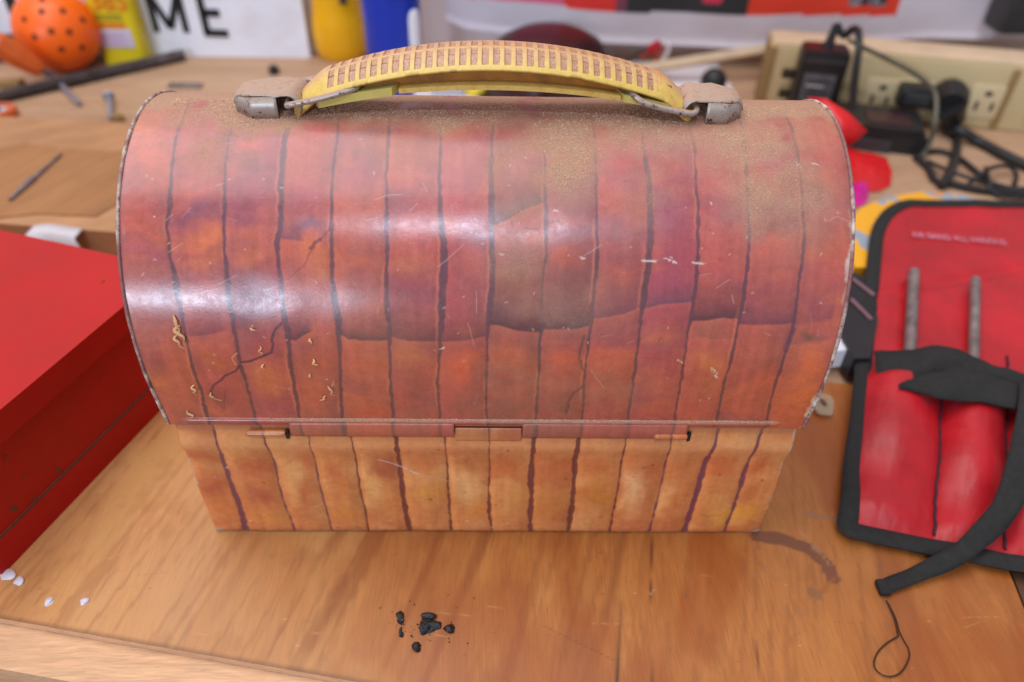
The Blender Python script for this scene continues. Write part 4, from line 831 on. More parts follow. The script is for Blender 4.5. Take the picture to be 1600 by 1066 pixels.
# rounded upper left corner: pull the grid corner in
rc=.17; ca,cb=rc*1.35,rc
Ap,Bp=AA.copy(),BB.copy()
mk=(AA<ca)&(BB>1-cb); dx=(ca-AA)/ca; dy=(BB-(1-cb))/cb; rr_=np.hypot(dx,dy); mxx=np.maximum(dx,dy); f=np.where(mk&(rr_>1e-6),mxx/np.maximum(rr_,1e-6),1.)
Ap=np.where(mk,ca-dx*f*ca,AA); Bp=np.where(mk,(1-cb)+dy*f*cb,BB)
Q=((cO[None,None]*(1-Ap)[...,None]+cB*Ap[...,None])*(1-Bp)[...,None]+(cT*(1-Ap)[...,None]+cQ*Ap[...,None])*Bp[...,None])
V=np.stack([Q[...,0],Q[...,1],hgt],-1)
o=mesh('vinyl_panel',V.reshape(-1,3),gridF(nb,na),M_REDV,pch); place(o,pch); md=o.modifiers.new('s','SOLIDIFY'); md.thickness=.0018
idx=[(0,j) for j in range(na-1,0,-3)]+[(i,0) for i in range(0,nb)]+[(nb-1,j) for j in range(1,na,2)]
P=np.array([V[i,j] for i,j in idx]); P=np.array([P[max(0,i-1):i+2].mean(0) for i in range(len(P))]); P[:,2]+=.0002
cen=V[nb//2,na//2]
# flattened binding along three edges
c0=0.0
o=tube('black_binding',P,.0041,M_WEB,pch,ns=10,flat=.42); place(o,pch)
for bs,off_ in ((A1,0),(A2,0)):
    i1=int((BP+ (.10 if bs==A2 else .03))*nb); j=int(bs/AM*na); pts_=[V[i,j]+np.array([0.0003*math.sin(i*1.3),0,.0004]) for i in range(3,i1)]
    o=tube('stitched_seam',np.array(pts_),.0007,M_THREAD,pch,ns=6); place(o,pch)
pts_=[V[i,int(A1/AM*na)+int(6*math.sin(i))*0] for i in range(3)]
def on_pouch(a,b,dz=0):
    i=min(nb-1,max(0,int(round(b*(nb-1))))); j=min(na-1,max(0,int(round(a/AM*(na-1))))); return V[i,j]+np.array([0,0,dz])
# faint white print along the flap
cu=bpy.data.curves.new('flap_print','FONT'); cu.body='AIR BAND ALL VARIOUS'; cu.size=.0068; cu.space_character=1.05; cu.extrude=.0; cu.offset=.00006
M_PRINT=simple('faded_white_print',L(206,130,150),.5); cu.materials.append(M_PRINT)
po=bpy.data.objects.new('flap_print',cu); COL.objects.link(po); bpy.context.view_layer.update()
dg=bpy.context.evaluated_depsgraph_get(); me=bpy.data.meshes.new_from_object(po.evaluated_get(dg)); bpy.data.objects.remove(po)
p0_=onz(1426,372,.0172); p1_=onz(1572,386,.0165); co=np.zeros(len(me.vertices)*3); me.vertices.foreach_get('co',co); co=co.reshape(-1,3); wd=co[:,0].max()
ex=(p1_-p0_); ey=np.array([-ex[1],ex[0],0]); ey/=np.linalg.norm(ey); k_=np.linalg.norm(ex)/wd
new=p0_[None]+ex[None]*(co[:,0:1]/wd)+ey[None]*co[:,1:2]*1.25
A_,B_=toab(1430,368); 
def zat(x,y):
    d=(V[::4,::4,0].ravel()[None]-x[:,None])**2+(V[::4,::4,1].ravel()[None]-y[:,None])**2; return V[::4,::4,2].ravel()[np.argmin(d,1)]
new[:,2]=np.linspace(0,0,len(new))+zat(new[:,0],new[:,1]).max()+.0006; me.vertices.foreach_set('co',new.ravel()); me.update()
po=bpy.data.objects.new('flap_print',me); COL.objects.link(po); po.parent=pch; place(po,pch)
def ribbon(name,Lh,Rh,mat,parent=None,th=.0009,n=6):
    A=cr([tuple(onz(*q)) for q in Lh],n); B=cr([tuple(onz(*q)) for q in Rh],n); m_=min(len(A),len(B)); V=[];F=[]
    for i in range(m_):
        for k in range(5):
            t=k/4; q=A[i]*(1-t)+B[i]*t; V.append(q+np.array([0,0,.0005*math.sin(t*math.pi)+.0005*math.sin(i*.55+t*2.2)+.0003*math.sin(i*1.3-t*3)]))
    for i in range(m_-1):
        for k in range(4): a=i*5+k; F.append((a,a+1,a+6,a+5))
    o=mesh(name,V,F,mat,parent); md=o.modifiers.new('s','SOLIDIFY'); md.thickness=th; md.offset=0
    if parent: place(o,parent)
    return o
ribbon('tie_strap',[(1366,550,.0150),(1410,548,.0185),(1465,541,.0215),(1520,556,.0215),(1562,575,.0195),(1615,588,.0175)],[(1372,615,.0130),(1402,607,.0165),(1440,592,.0185),(1490,585,.0180),(1540,598,.0185),(1615,604,.0170)],M_WEB,pch)
ribbon('tie_strap',[(1404,602,.0200),(1450,584,.0225),(1500,577,.0235),(1550,589,.0225),(1594,603,.0200)],[(1404,607,.0190),(1434,612,.0200),(1470,624,.0205),(1530,628,.0205),(1588,642,.0190)],M_WEB,pch)
ribbon('tie_strap',[(1592,600,.0215),(1588,650,.0215),(1572,720,.0195),(1556,775,.0165),(1528,812,.0130),(1500,842,.0100),(1470,862,.0070),(1420,888,.0030),(1372,909,.0012)],[(1640,600,.0210),(1634,660,.0210),(1622,720,.0190),(1606,775,.0160),(1578,820,.0125),(1545,852,.0095),(1505,882,.0065),(1450,905,.0028),(1384,930,.0012)],M_WEB,pch)
for i,(p,lb) in enumerate([((1375,915),0)]):
    q=onz(1380,918,.002); o=box('strap_knot',tuple(q),(.0045,.0065,.0028),M_WEB,pch,.001); place(o,pch)
# steel punches standing in the pockets
for (u0,v0),(u1,v1),r_,lb in [((1428,424),(1421,566),.0030,'thicker steel punch in the left pocket of the red pouch'),((1524,436),(1521,572),.0026,'thinner steel punch in the second pocket of the red pouch')]:
    a=onz(u0,v0,.0200); b=onz(u1,v1,.0145); d=b-a; ln=np.linalg.norm(d); d/=ln; n_=18
    P=[a+d*ln*t for t in (-.000,.004,.03,.5,1.)]; o=tube('steel_punch',np.array(P),[r_*.75,r_*.95,r_,r_,r_],M_STEEL,None,ns=16); tag(o,lb,'punch','steel punches in the tool pouch')
# ------------------------------------------------------------------ things behind, left
def part(o,p): place(o,p); return o
def poly_slab(name,pts,z0,z1,mat,parent=None,bev=.0008): return prism(name,[tuple(onz(u,v,z1)[:2]) for u,v in pts],z0,z1,mat,parent,bev)
ed=[(-.52,.2385),(-.2302,.2044),(-.02,.1795),(-.02,.330),(-.24,.358),(-.52,.380)]
sh=empty('brown_board',(-.25,.28,BT)); tag(sh,'brown board lying on the bench behind the red toolbox, white tape on its edge','board'); part(prism('panel',ed,BT,.0145,M_CARD,sh,.0015),sh)
part(prism('kraft_paper',[tuple(onz(u,v,.0152)[:2]) for u,v in [(-60,246),(40,224),(95,232),(190,238),(215,300),(150,338),(60,334),(-60,345)]],.0146,.0153,M_KRAFT,sh,0),sh)
tp=cr([tuple(onz(u,v,z)) for u,v,z in [(40,368,.0157),(62,364,.0157),(90,368,.0157),(118,372,.0157)]],3); V=[];F=[]
for i,q in enumerate(tp):
    V+= [q+np.array([.0,.010,0]),q+np.array([0,-.001,.0002]),q+np.array([.004,-.0025-.001*math.sin(i),-.013])]
for i in range(len(tp)-1):
    a=i*3; F+=[(a,a+3,a+4,a+1),(a+1,a+4,a+5,a+2)]
o=mesh('masking_tape',V,F,M_TAPE,sh); md=o.modifiers.new('s','SOLIDIFY'); md.thickness=.0004; part(o,sh)
a=onz(15,312,.0165);b=onz(96,240,.0165); tag(tube('scriber',np.array([a,a*.6+b*.4,a*.5+b*.5,b]),[.0010,.0024,.0014,.0007],M_STEEL,ns=8),'thin dark steel scriber lying on the brown board, left','scriber')
a=onz(-40,160,BT+.005);b=onz(287,86,BT+.005); n_=900; t=np.linspace(0,1,n_); rp=.0046+.0011*np.sin(t*n_/6.*2*math.pi); P=a[None]+(b-a)[None]*t[:,None]
tag(tube('threaded_rod',P,rp,M_STEEL,ns=12),'long dull threaded steel rod lying in front of the orange ball','threaded rod')
# ball with holes
bc=np.array([ony(86,40,.520)[0],.520,BT+.0355]); bl=empty('perforated_ball',tuple(bc)); tag(bl,'bright orange plastic ball with small round holes','ball')
bm=bmesh.new(); bmesh.ops.create_uvsphere(bm,u_segments=48,v_segments=32,radius=.0355); bm.transform(Matrix.Translation(bc)); part(bm_obj('shell',bm,M_BALL,bl),bl)
for u,v in [(65,18),(98,17),(38,30),(129,31),(80,49),(108,50),(54,58),(96,77),(128,74),(66,0),(20,60),(110,-14),(40,-8)]:
    d=ray(u,v); oc=CAM-bc; A_=d@d;B_=2*oc@d;C_=oc@oc-.0355**2; ds=B_*B_-4*A_*C_
    if ds<0: continue
    q=CAM+d*((-B_-math.sqrt(ds))/(2*A_)); nn_=(q-bc)/.0355
    part(lathe('hole',[(.0,-.0003),(.0024,-.0003),(.0028,.0002),(.0024,.0002),(.0,.0001)],tuple(bc+nn_*.0356),M_HOLE,bl,14,Vector(nn_).to_track_quat('Z','Y').to_matrix().to_4x4()),bl)
# orange handled tool
a=ony(-14,62,.462); b=ony(64,110,.474); c=onz(82,119,BT+.004); d_=onz(124,162,BT+.003)
sd=empty('screwdriver',tuple(a)); tag(sd,'screwdriver with orange handle pointing out under the threaded rod','screwdriver')
T_=cr([a,(a+b)/2,b],8); part(tube('grip',T_,np.interp(np.linspace(0,1,17),[0,.1,.5,.8,1],[.006,.0105,.011,.0085,.0060]),M_ORH,sd,ns=8),sd)
part(tube('ferrule',np.array([b,b+(c-b)*.9]),.0028,M_ZINC,sd,ns=10),sd); part(tube('blade',np.array([c,c+(d_-c)*.85,d_]),[.0024,.0026,.0022],M_ZINC,sd,ns=10),sd)
# loose screw and nut
a=onz(170,152,.003); b=onz(173,186,BT+.003); bo=empty('wood_screw',tuple(a)); tag(bo,'small zinc bolt with a domed head lying behind the brown board','bolt')
part(tube('shank',np.array([a,b]),.0020,M_ZINC,bo,ns=10),bo); dd=(b-a)/np.linalg.norm(b-a); part(tube('head',np.array([a-dd*.004,a-dd*.0035,a-dd*.001,a]),[.002,.0042,.0052,.0046],M_ZINC,bo,ns=12),bo)
q=onz(186,187,BT+.002); tag(lathe('brass_nut',[(.0016,0),(.0048,0),(.0048,.004),(.0016,.004),(.0016,0)],tuple(q),M_BEIGED,None,6),'small dull nut beside the tip of the zinc bolt','nut')
q=onz(-2,181,BT+.001); rg=empty('tape_ring',tuple(q)); tag(rg,'orange rimmed washer with pale centre at the far left edge','washer')
part(lathe('rim',[(.0085,0),(.0145,0),(.0150,.003),(.0140,.006),(.0090,.006),(.0085,0)],tuple(q),M_ORH,rg,32),rg); part(lathe('disc',[(0,.001),(.0088,.001),(.0088,.0045),(0,.0045)],tuple(q),M_GREYL,rg,24),rg); part(lathe('hub',[(0,.004),(.003,.004),(.003,.0065),(0,.0065)],tuple(q),M_DGREY,rg,16),rg)
q=onz(290,136,BT); o=box('steel_plate',(q[0],q[1],BT+.0014),(.030,.008,.0024),M_STEEL,None,.0006); tag(o,'small grey steel offcut behind the left handle bracket','steel offcut')
q=onz(428,110,BT+.003); tag(lathe('rubber_foot',[(0,0),(.0045,0),(.0052,.003),(.004,.007),(0,.008)],(q[0],q[1],BT),M_BLKP,None,16),'tiny dark rubber foot on the bench at the base of the white sign','rubber foot')
q=onz(10,96,BT); o=box('brown_block',(q[0]-.01,q[1]+.012,BT+.010),(.05,.035,.019),M_DBROWN,None,.002); tag(o,'dark brown block under the orange screwdriver grip','block')
q=onz(12,135,BT); o=box('olive_offcut',(q[0]-.004,q[1],BT+.003),(.036,.012,.006),M_BEIGED,None,.001); tag(o,'olive brown wood offcut behind the threaded rod, far left','offcut')
# sign with letters, leaning on the wall
SY=.558
sg_=empty('white_sign',(-.32,SY,BT)); tag(sg_,'white painted sign board with black capital letters leaning on the wall','sign')
a=ony(487,104,SY); top=ony(472,0,SY); 
part(prism('board',[(-.50,SY),(a[0],SY),(a[0],SY+.012),(-.50,SY+.012)],BT,.20,M_SIGN,sg_,.001),sg_)
def letter(name,strokes,wd):
    bm=bmesh.new()
    for (x0,z0),(x1,z1) in strokes:
        A=np.array([x0,z0]);B=np.array([x1,z1]);d=(B-A)/np.linalg.norm(B-A);n_=np.array([-d[1],d[0]])*wd/2
        q=[A-n_,B-n_,B+n_,A+n_]; f_=[bm.verts.new((p[0],SY-.0012,p[1])) for p in q]; r_=[bm.verts.new((p[0],SY-.0001,p[1])) for p in q]
        bm.faces.new(f_); bm.faces.new(r_[::-1])
        for i in range(4): bm.faces.new((f_[i],r_[i],r_[(i+1)%4],f_[(i+1)%4]))
    part(bm_obj(name,bm,M_BLKP,sg_,False),sg_)
z_=ony(322,56,SY)[2]+.003; xe=ony(324,50,SY)[0]; he=2*(ony(322,20,SY)[2]-z_)
letter('letter_e',[((xe,z_),(xe,z_+he)),((xe-.003,z_),(xe+.020,z_-.0005)),((xe,z_+he*.5),(xe+.016,z_+he*.5)),((xe,z_+he),(xe+.020,z_+he))],.0068)
m0=ony(246,49,SY)[0]; m1=ony(292,49,SY)[0]; letter('letter_m',[((m0,z_),(m0,z_+he)),((m1,z_),(m1,z_+he)),((m0,z_+he),((m0+m1)/2,z_+.004)),(((m0+m1)/2,z_+.004),(m1,z_+he))],.0062)
q=ony(26,26,SY); letter('letter_stroke',[((q[0],q[2]+.002),(q[0],q[2]+.08))],.010)
# yellow can
cq=ony(160,95,.532); cq2=ony(228,95,.532); can=empty('yellow_can',(cq[0],cq[1],BT)); tag(can,'yellow rectangular metal can with orange numerals and a white label','can')
cx0,cx1=cq[0],cq2[0]; cy=.532; ch=.16
pts=[]; r_=.007
for (x,y,a0) in [(cx1-r_,cy+r_,-90),(cx1-r_,cy+.024-r_,0),(cx0+r_,cy+.024-r_,90),(cx0+r_,cy+r_,180)]:
    for k in range(5): a=math.radians(a0+k*22.5); pts.append((x+r_*math.cos(a),y+r_*math.sin(a)))
part(prism('can_body',pts,BT,ch,M_CAN,can,.0008),can)
def decal(u0,v0,u1,v1,mat,name,dy=.0006):
    a=ony(u0,v0,cy-dy);b=ony(u1,v1,cy-dy); part(box(name,((a[0]+b[0])/2,cy-dy/2,(a[2]+b[2])/2),(abs(b[0]-a[0]),dy,abs(a[2]-b[2])),mat,can,0),can)
lx0=cx0+.0035; lx1=cx1-.006
zl=ony(190,46,cy)[2]; zl2=ony(190,74,cy)[2]
def dec(z1,z0,x0,x1,mat,name,dy): part(box(name,((x0+x1)/2,cy-dy/2+.0001,(z0+z1)/2),(x1-x0,dy,z1-z0),mat,can,0),can)
dec(zl,zl2,lx0-.0015,lx1,M_CANW,'white_label',.0008)
for i in range(5): dec(zl-.003-i*.0030,zl-.0038-i*.0030,lx0+.001,lx1-.004-.002*(i%2),M_PINK if i%2 else M_GREYL,'label_print',.0012)
dec(zl+.0055,zl+.0012,lx0,lx1-.003,M_CANO,'orange_print_line',.0006)
for i in range(2): dec(zl+.0100+i*.0035,zl+.0078+i*.0035,lx0+.001,lx1-.004,M_CANG,'olive_print_line',.0006)
cu=bpy.data.curves.new('numerals','FONT'); cu.body='385'; cu.size=.026; cu.extrude=.0003; cu.offset=.0007; cu.materials.append(M_CANO)
po=bpy.data.objects.new('numerals',cu); COL.objects.link(po); bpy.context.view_layer.update(); dg=bpy.context.evaluated_depsgraph_get(); me=bpy.data.meshes.new_from_object(po.evaluated_get(dg)); bpy.data.objects.remove(po)
po=bpy.data.objects.new('numerals',me); COL.objects.link(po); me.transform(Matrix.Translation((lx0+.003,cy-.0004,zl+.017))@Matrix.Rotation(math.pi/2,4,'X')@Matrix.Scale(.85,4)); po.parent=can; place(po,can)
# yellow bottle
q=onz(530,97,BT); yb=empty('yellow_bottle',(q[0],q[1]+.022,BT)); tag(yb,'glossy yellow plastic bottle standing right of the white sign','bottle')
pr=[(0,0),(.019,0),(.0215,.004),(.0228,.012),(.0232,.024),(.0222,.036),(.0205,.050),(.0215,.062),(.0222,.11),(.016,.128),(.011,.134),(0,.134)]
pr=[(r*1.15,z) for r,z in pr]; part(lathe('bottle_body',pr,(q[0],q[1]+.022,BT),M_BOTY,yb,40),yb)
for k in range(5):
    a=math.radians(-90-26+13*k); part(tube('moulded_rib',np.array([(q[0]+.0262*math.cos(a),q[1]+.022+.0262*math.sin(a),BT+z) for z in (.008,.02,.034)]),[.0005,.0012,.0005],M_BOTY,yb,ns=8),yb)
p=ony(531,4,q[1]-.001); part(box('dark_button',(p[0],q[1]+.001,p[2]+.010),(.0125,.004,.024),M_DGREY,yb,.001),yb)
# blue tube, white tube
q=onz(612,148,BT); bt_=empty('blue_tube',(q[0]+.002,.49,BT)); tag(bt_,'deep blue plastic tube standing behind the handle','tube'); cx_=ony(611,80,.468)[0]
part(lathe('tube_body',[(0,0),(.0245,0),(.0250,.002),(.0250,.210),(.0235,.214),(0,.214)],(cx_,.49,BT),M_BLUE,bt_,48),bt_); part(lathe('base_cap',[(.0245,0),(.0262,0),(.0262,.010),(.0252,.011)],(cx_,.49,BT),M_BLUE,bt_,48),bt_)
q=ony(645,60,.478); wt=lathe('white_tube',[(0,0),(.0072,0),(.0072,.055),(.0060,.060),(.0030,.062),(0,.062)],(q[0],.478,BT),M_WHITE,None,24); h=ony(645,13,.478)[2]-BT
wt.scale=(1,1,h/.062); wt.location.z=0; [setattr(v,'co',v.co) for v in []]; wt.scale=(1,1,1)
for v in wt.data.vertices: v.co.z=BT+(v.co.z-BT)*h/.062
tag(wt,'short white plastic tube beside the blue tube','tube')
# ------------------------------------------------------------------ centre
o=prism('paper_sheet',[(-.075,.405),(.218,.405),(.218,.560),(-.075,.560)],BT,BT+.0012,M_PAPER,None,0); tag(o,'white paper sheet on the bench under the dark maroon cap','paper')
q=onz(862,150,BT); mc=(ony(860,60,.485)[0],.485); dz=ony(855,45,.485)[2]-BT
cap=empty('maroon_cap',(mc[0],mc[1],BT)); tag(cap,'dark maroon rounded cap on the bench behind the handle','cap')
part(lathe('dome',[(.0605,0),(.0608,.006),(.056,dz*.55),(.045,dz*.80),(.030,dz*.94),(.014,dz),(0,dz)],(mc[0],mc[1],BT),M_MAROON,cap,48),cap); part(lathe('brim',[(.060,0),(.0665,0),(.0670,.003),(.0605,.004)],(mc[0],mc[1],BT),M_BLK,cap,48),cap)
q=ony(1115,127,.47); bm=bmesh.new(); bmesh.ops.create_uvsphere(bm,u_segments=24,v_segments=16,radius=.0115); bm.transform(Matrix.Translation((q[0],.47,q[2]))); kn=empty('round_ball',(q[0],.47,BT)); tag(kn,'black round ball end standing behind the right bracket','ball end'); part(bm_obj('ball_head',bm,M_BLKC,kn),kn)
part(lathe('stem',[(0,0),(.006,0),(.005,max(.002,q[2]-BT)),(0,max(.002,q[2]-BT))],(q[0],.47,BT),M_BLKC,kn,16),kn)
q=onz(742,142,BT+.004); o=blobmesh('yellow_scrap',(q[0],q[1],BT+.004),(.009,.006,.006),M_YBIT,77); tag(o,'small yellow plastic scrap seen under the handle','scrap')
q=onz(700,142,BT+.003); o=box('grey_scrap',(q[0],q[1],BT+.005),(.030,.014,.007),M_GREYL,None,.002); tag(o,'grey plastic piece left of the yellow scrap under the handle','scrap')
a=onz(995,108,BT+.004);b=onz(1206,74,BT+.020); a=np.array([a[0],a[1],BT+.004]); b=ony(1206,76,.520); a=ony(990,110,.505)
tag(tube('wood_stick',np.array([a,b]),.0052,M_STICK,ns=4),'pale square stick slanting up to the power strip','stick')
rc_=empty('red_clip',(.1,.5,0)); tag(rc_,'dark red clip on a black lead with orange wires below the banner','clip'); yk=.515
part(tube('lead',cr([ony(u,v,yk) for u,v in [(975,104),(985,92),(1000,83),(1018,78)]],6),.0015,M_BLKC,rc_,ns=8),rc_)
part(tube('clip_jaw',np.array([ony(1014,84,yk),ony(1020,76,yk),ony(1032,66,yk)]),[.004,.0052,.0035],M_REDCL,rc_,ns=8),rc_)
part(tube('orange_wire',cr([ony(u,v,yk) for u,v in [(1034,74),(1030,84),(1022,96),(1016,106)]],5),.0013,M_ORW,rc_,ns=8),rc_); part(tube('orange_wire',cr([ony(u,v,yk) for u,v in [(1020,80),(1008,84),(1000,90)]],5),.0012,M_ORW,rc_,ns=8),rc_)
q=ony(1040,72,yk); part(tube('white_lead',cr([ony(u,v,yk) for u,v in [(1036,66),(1044,72),(1042,84),(1030,100)]],5),.0022,M_PAPER,rc_,ns=8),rc_)
# banner: cloth in front of the wall, print in vertex colours
BY=.549; nu_,nv_=360,110; x0=ony(697,20,BY)[0]; x1=ony(1560,30,BY)[0]; us=np.linspace(0,1,nu_); 
hem=np.interp(x0+(x1-x0)*us,[ony(u,v,BY)[0] for u,v in [(697,28),(730,44),(780,52),(860,58),(950,64),(1050,71),(1150,74),(1210,72),(1330,66),(1450,60),(1560,58)]],[ony(u,v,BY)[2] for u,v in [(697,28),(730,44),(780,52),(860,58),(950,64),(1050,71),(1150,74),(1210,72),(1330,66),(1450,60),(1560,58)]])
ztop=.42; Vg=np.linspace(0,1,nv_)**1.6; UX,VG=np.meshgrid(x0+(x1-x0)*us,Vg); Zg=hem[None,:]+(ztop-hem[None,:])*VG
fold=.004*np.sin(UX*38+6*fbm(UX,Zg,.2,401))*np.exp(-VG*2)+.003*fbm(UX,Zg,.05,402); roll=.003*np.exp(-((Zg-hem[None,:])/.004)**2)
Yg=BY-fold*.8-roll
pc=np.zeros(UX.shape+(3,)); pc[:]=T(212,202,210)
bot=np.interp(UX[0],[ony(u,v,BY)[0] for u,v in [(760,0),(860,8),(930,17),(975,20),(1100,22),(1170,22),(1290,22),(1405,26)]],[ony(u,v,BY)[2] for u,v in [(760,-2),(860,7),(930,17),(975,19),(1100,20),(1170,22),(1290,22),(1405,26)]])[None,:]
xu=lambda u,v=10:ony(u,v,BY)[0]
inp=(Zg>bot)&(UX<xu(1405))&(UX>x0+.02)
pc[inp&(UX<xu(880))]=T(222,96,130); pc[inp&(UX>=xu(880))&(UX<xu(962))]=T(222,48,40); pc[inp&(UX>=xu(962))&(UX<xu(978))]=T(120,60,80)
pc[inp&(UX>=xu(978))&(UX<xu(1172))]=T(44,44,46); pc[inp&(UX>=xu(1168))]=T(226,60,36)
em=inp&(UX>xu(1322))&(UX<xu(1384))&(Zg>ony(1350,9,BY)[2]); pc[em]=T(120,112,118); em2=em&(fbm(UX,Zg,.006,403)>.55); pc[em2]=T(40,36,40); pc[em&(fbm(UX,Zg,.005,404)>.62)]=T(200,196,200)
pk=inp&(((UX-xu(1110))/.010)**2+((Zg-ony(1110,0,BY)[2]-.002)/.006)**2<1); pc[pk]=T(206,50,80)
pc[(np.abs(Zg-bot)<.0012)&(UX<xu(1405))&(UX>x0+.02)&inp]*=1.1
bn_=mesh('cloth_banner',np.stack([UX,Yg,Zg],-1).reshape(-1,3),gridF(nv_,nu_),None); m=NT('banner_cloth'); a_=m.attr('paint'); m.set(Base_Color=a_.outputs['Color'],Roughness=.75,Subsurface_Weight=.0); m.bump(m.noise(900,3),.2,.0003); bn_.data.materials.append(m.m); addcol(bn_,'paint',pc.reshape(-1,3)); md=bn_.modifiers.new('s','SOLIDIFY'); md.thickness=.0008
tag(bn_,'white cloth banner with red and black print hanging on the wall','banner')
# ------------------------------------------------------------------ power strip
S0=onz(1182,166,BT)[:2]; S1=onz(1600,208,BT)[:2]; sdv=(S1-S0)/np.linalg.norm(S1-S0); sn=np.array([sdv[1],-sdv[0]])  # sn points to the camera
if sn[1]>0: sn=-sn
ps=empty('power_strip',(S0[0],S0[1],BT)); tag(ps,'beige multi outlet power strip along the wall with several black plugs in it','power strip')
def sp_(t,o_,z): q=S0+sdv*t+sn*o_; return (q[0],q[1],z)
def sside(u,v,o_=0):
    d=ray(u,v); P0=S0+sn*o_; k=((P0-CAM[:2])@sn)/(d[:2]@sn); q=CAM+d*k; return (q[:2]-S0)@sdv,q[2]
ztp=.5*(sside(1215,76)[1]+sside(1500,92)[1]); ln=.62
ro=Matrix.Rotation(math.atan2(sdv[1],sdv[0]),4,'Z').to_euler()
def sbox(name,t0,t1,z0,z1,o0,o1,mat,par,bev=.001):
    c=sp_((t0+t1)/2,(o0+o1)/2,(z0+z1)/2); o=box(name,c,(abs(t1-t0),abs(o1-o0),abs(z1-z0)),mat,par,bev,ro); place(o,par); return o
sbox('housing',0,ln,BT,ztp,-.040,0,M_BEIGE,ps,.003)
sbox('top_cover',.002,ln-.002,ztp,ztp+.0015,-.0385,-.002,M_STICK,ps,.0005)
t_,z__=sside(1568,160); sbox('section_joint',t_-.003,t_+.003,BT+.002,ztp-.002,-.001,.0015,M_BEIGED,ps,.0005)
sbox('section_joint',-.001,.006,BT,ztp-.001,-.03,.0012,M_BEIGED,ps,.0005)
for u,v in [(1232,115),(1226,146)]:
    t_,z__=sside(u,v); sbox('usb_slot',t_-.0055,t_+.0055,z__-.0036,z__+.0042,-.001,.0012,M_SLOT,ps,.0005); sbox('usb_tongue',t_-.005,t_+.005,z__-.008,z__-.0046,-.001,.0010,M_SOCK,ps,.0003)
for u,v in [(1376,147),(1428,150),(1540,157),(1640,166)]:
    t_,z__=sside(u,v); 
    so=sbox('socket',t_-.0135,t_+.0135,z__-.015,z__+.013,-.001,.0015,M_SOCK,ps,.0012)
    sbox('earth_hole',t_-.003,t_+.003,z__+.004,z__+.008,.0005,.0020,M_SLOT,ps,.0008)
    for s_ in (-1,1): sbox('blade_slot',t_+s_*.006-.0014,t_+s_*.006+.0014,z__-.008,z__-.001,.0005,.0020,M_SLOT,ps,.0003)
t_,z__=sside(1590,190); sbox('green_lamp',t_+.006,t_+.014,z__-.003,z__+.004,-.0005,.0018,simple('green_indicator',L(150,200,60),.4),ps,.0008)
# adapter brick
ta,za=sside(1254,92,.030); tb2,zb2=sside(1337,92,.030); ad=empty('power_adapter',sp_(ta,.02,BT)); tag(ad,'black power adapter brick with grey label, plugged in nearest the strip end','power adapter')
o0=.030; zt2=sside(1300,84,o0)[1]
sbox('case',ta,tb2-.003,BT+.003,zt2,.002,o0,M_BLK,ad,.003); sbox('top_band',ta+.002,tb2-.005,zt2-.009,zt2-.005,o0-.001,o0+.0008,M_DGREY,ad,.0004)
sbox('grey_label',ta+.005,tb2-.010,zt2-.040,zt2-.017,o0-.001,o0+.0008,simple('adapter_label',L(88,86,92),.5,var=.3,ns=220),ad,.0003)
sbox('maroon_top',ta+.003,tb2-.006,zt2-.0005,zt2+.0008,.005,o0-.003,M_MAROON,ad,.0004)
for i in range(4): sbox('label_print',ta+.008,tb2-.014-.004*(i%2),zt2-.0215-i*.0045,zt2-.0228-i*.0045,o0,o0+.0014,M_GREYL if i==1 else M_DGREY,ad,.0001)
q0=np.array(sp_((ta+tb2)/2-.002,.018,zt2)); qd=q0+np.array([.004,.004,.018])
part(tube('strain_relief',np.array([q0-[0,0,.001],q0+[.002,.001,.006],qd]),[.0045,.0038,.0024],M_BLK,ad,ns=10),ad)
yq=lambda u,v,y:ony(u,v,y)
Yc=S0[1]+sn[1]*.03-.03
cb=cr([qd,ony(1318,56,q0[1]),ony(1332,46,q0[1]-.005),ony(1341,50,q0[1]-.015),ony(1342,75,q0[1]-.03),ony(1338,105,q0[1]-.036),ony(1334,140,q0[1]-.040),ony(1332,172,q0[1]-.045)],6); part(tube('adapter_cable',cb,.0030,M_BLKC,ad,ns=8),ad)
cb=cr([ony(1325,62,.405),ony(1345,72,.400),ony(1390,94,.395),ony(1430,116,.390),ony(1458,140,.385),ony(1463,165,.375),ony(1460,195,.365),onz(1452,225,BT+.008),onz(1440,246,BT+.003)],6); o=tube('grey_cable',cb,.0019,M_BEIGED if False else simple('grey_green_cable',L(92,86,72),.5),None,ns=8); tag(o,'thin grey green cable arching over the sockets and down past the charger','cable')
# charger box
ch=empty('battery_charger',(.33,.36,BT)); tag(ch,'black battery charger with reddish top lying in front of the power strip','charger')
cz=.016; ptsT=[(1322,180),(1352,163),(1452,182),(1448,196),(1400,206)]
# body as rotated box: front edge direction from the photograph's perspective
a=onz(1335,232,BT)[:2]; b=onz(1440,246,BT)[:2]; dv=(b-a)/np.linalg.norm(b-a); nv2=np.array([-dv[1],dv[0]]); w_=np.linalg.norm(b-a)
a=a-dv*.035; w_+=.035
q=lambda t,n_:tuple(a+dv*t+nv2*n_)
part(prism('charger_body',[q(0,0),q(w_,0),q(w_,.050),q(0,.050)],BT,cz-.006,M_BLK,ch,.004),ch)
part(prism('charger_top',[q(.004,.003),q(w_-.004,.003),q(w_-.004,.047),q(.004,.047)],cz-.0065,cz-.001,M_BLK,ch,.002),ch)
part(prism('red_inlay',[q(.04,.010),q(w_-.012,.010),q(w_-.012,.034),q(.04,.034)],cz-.0015,cz-.0002,M_MAROON,ch,.0004),ch)
part(prism('lower_lip',[q(-.002,-.003),q(w_*.7,-.003),q(w_*.7,.01),q(-.002,.01)],BT,.006,M_DGREY,ch,.0015),ch)
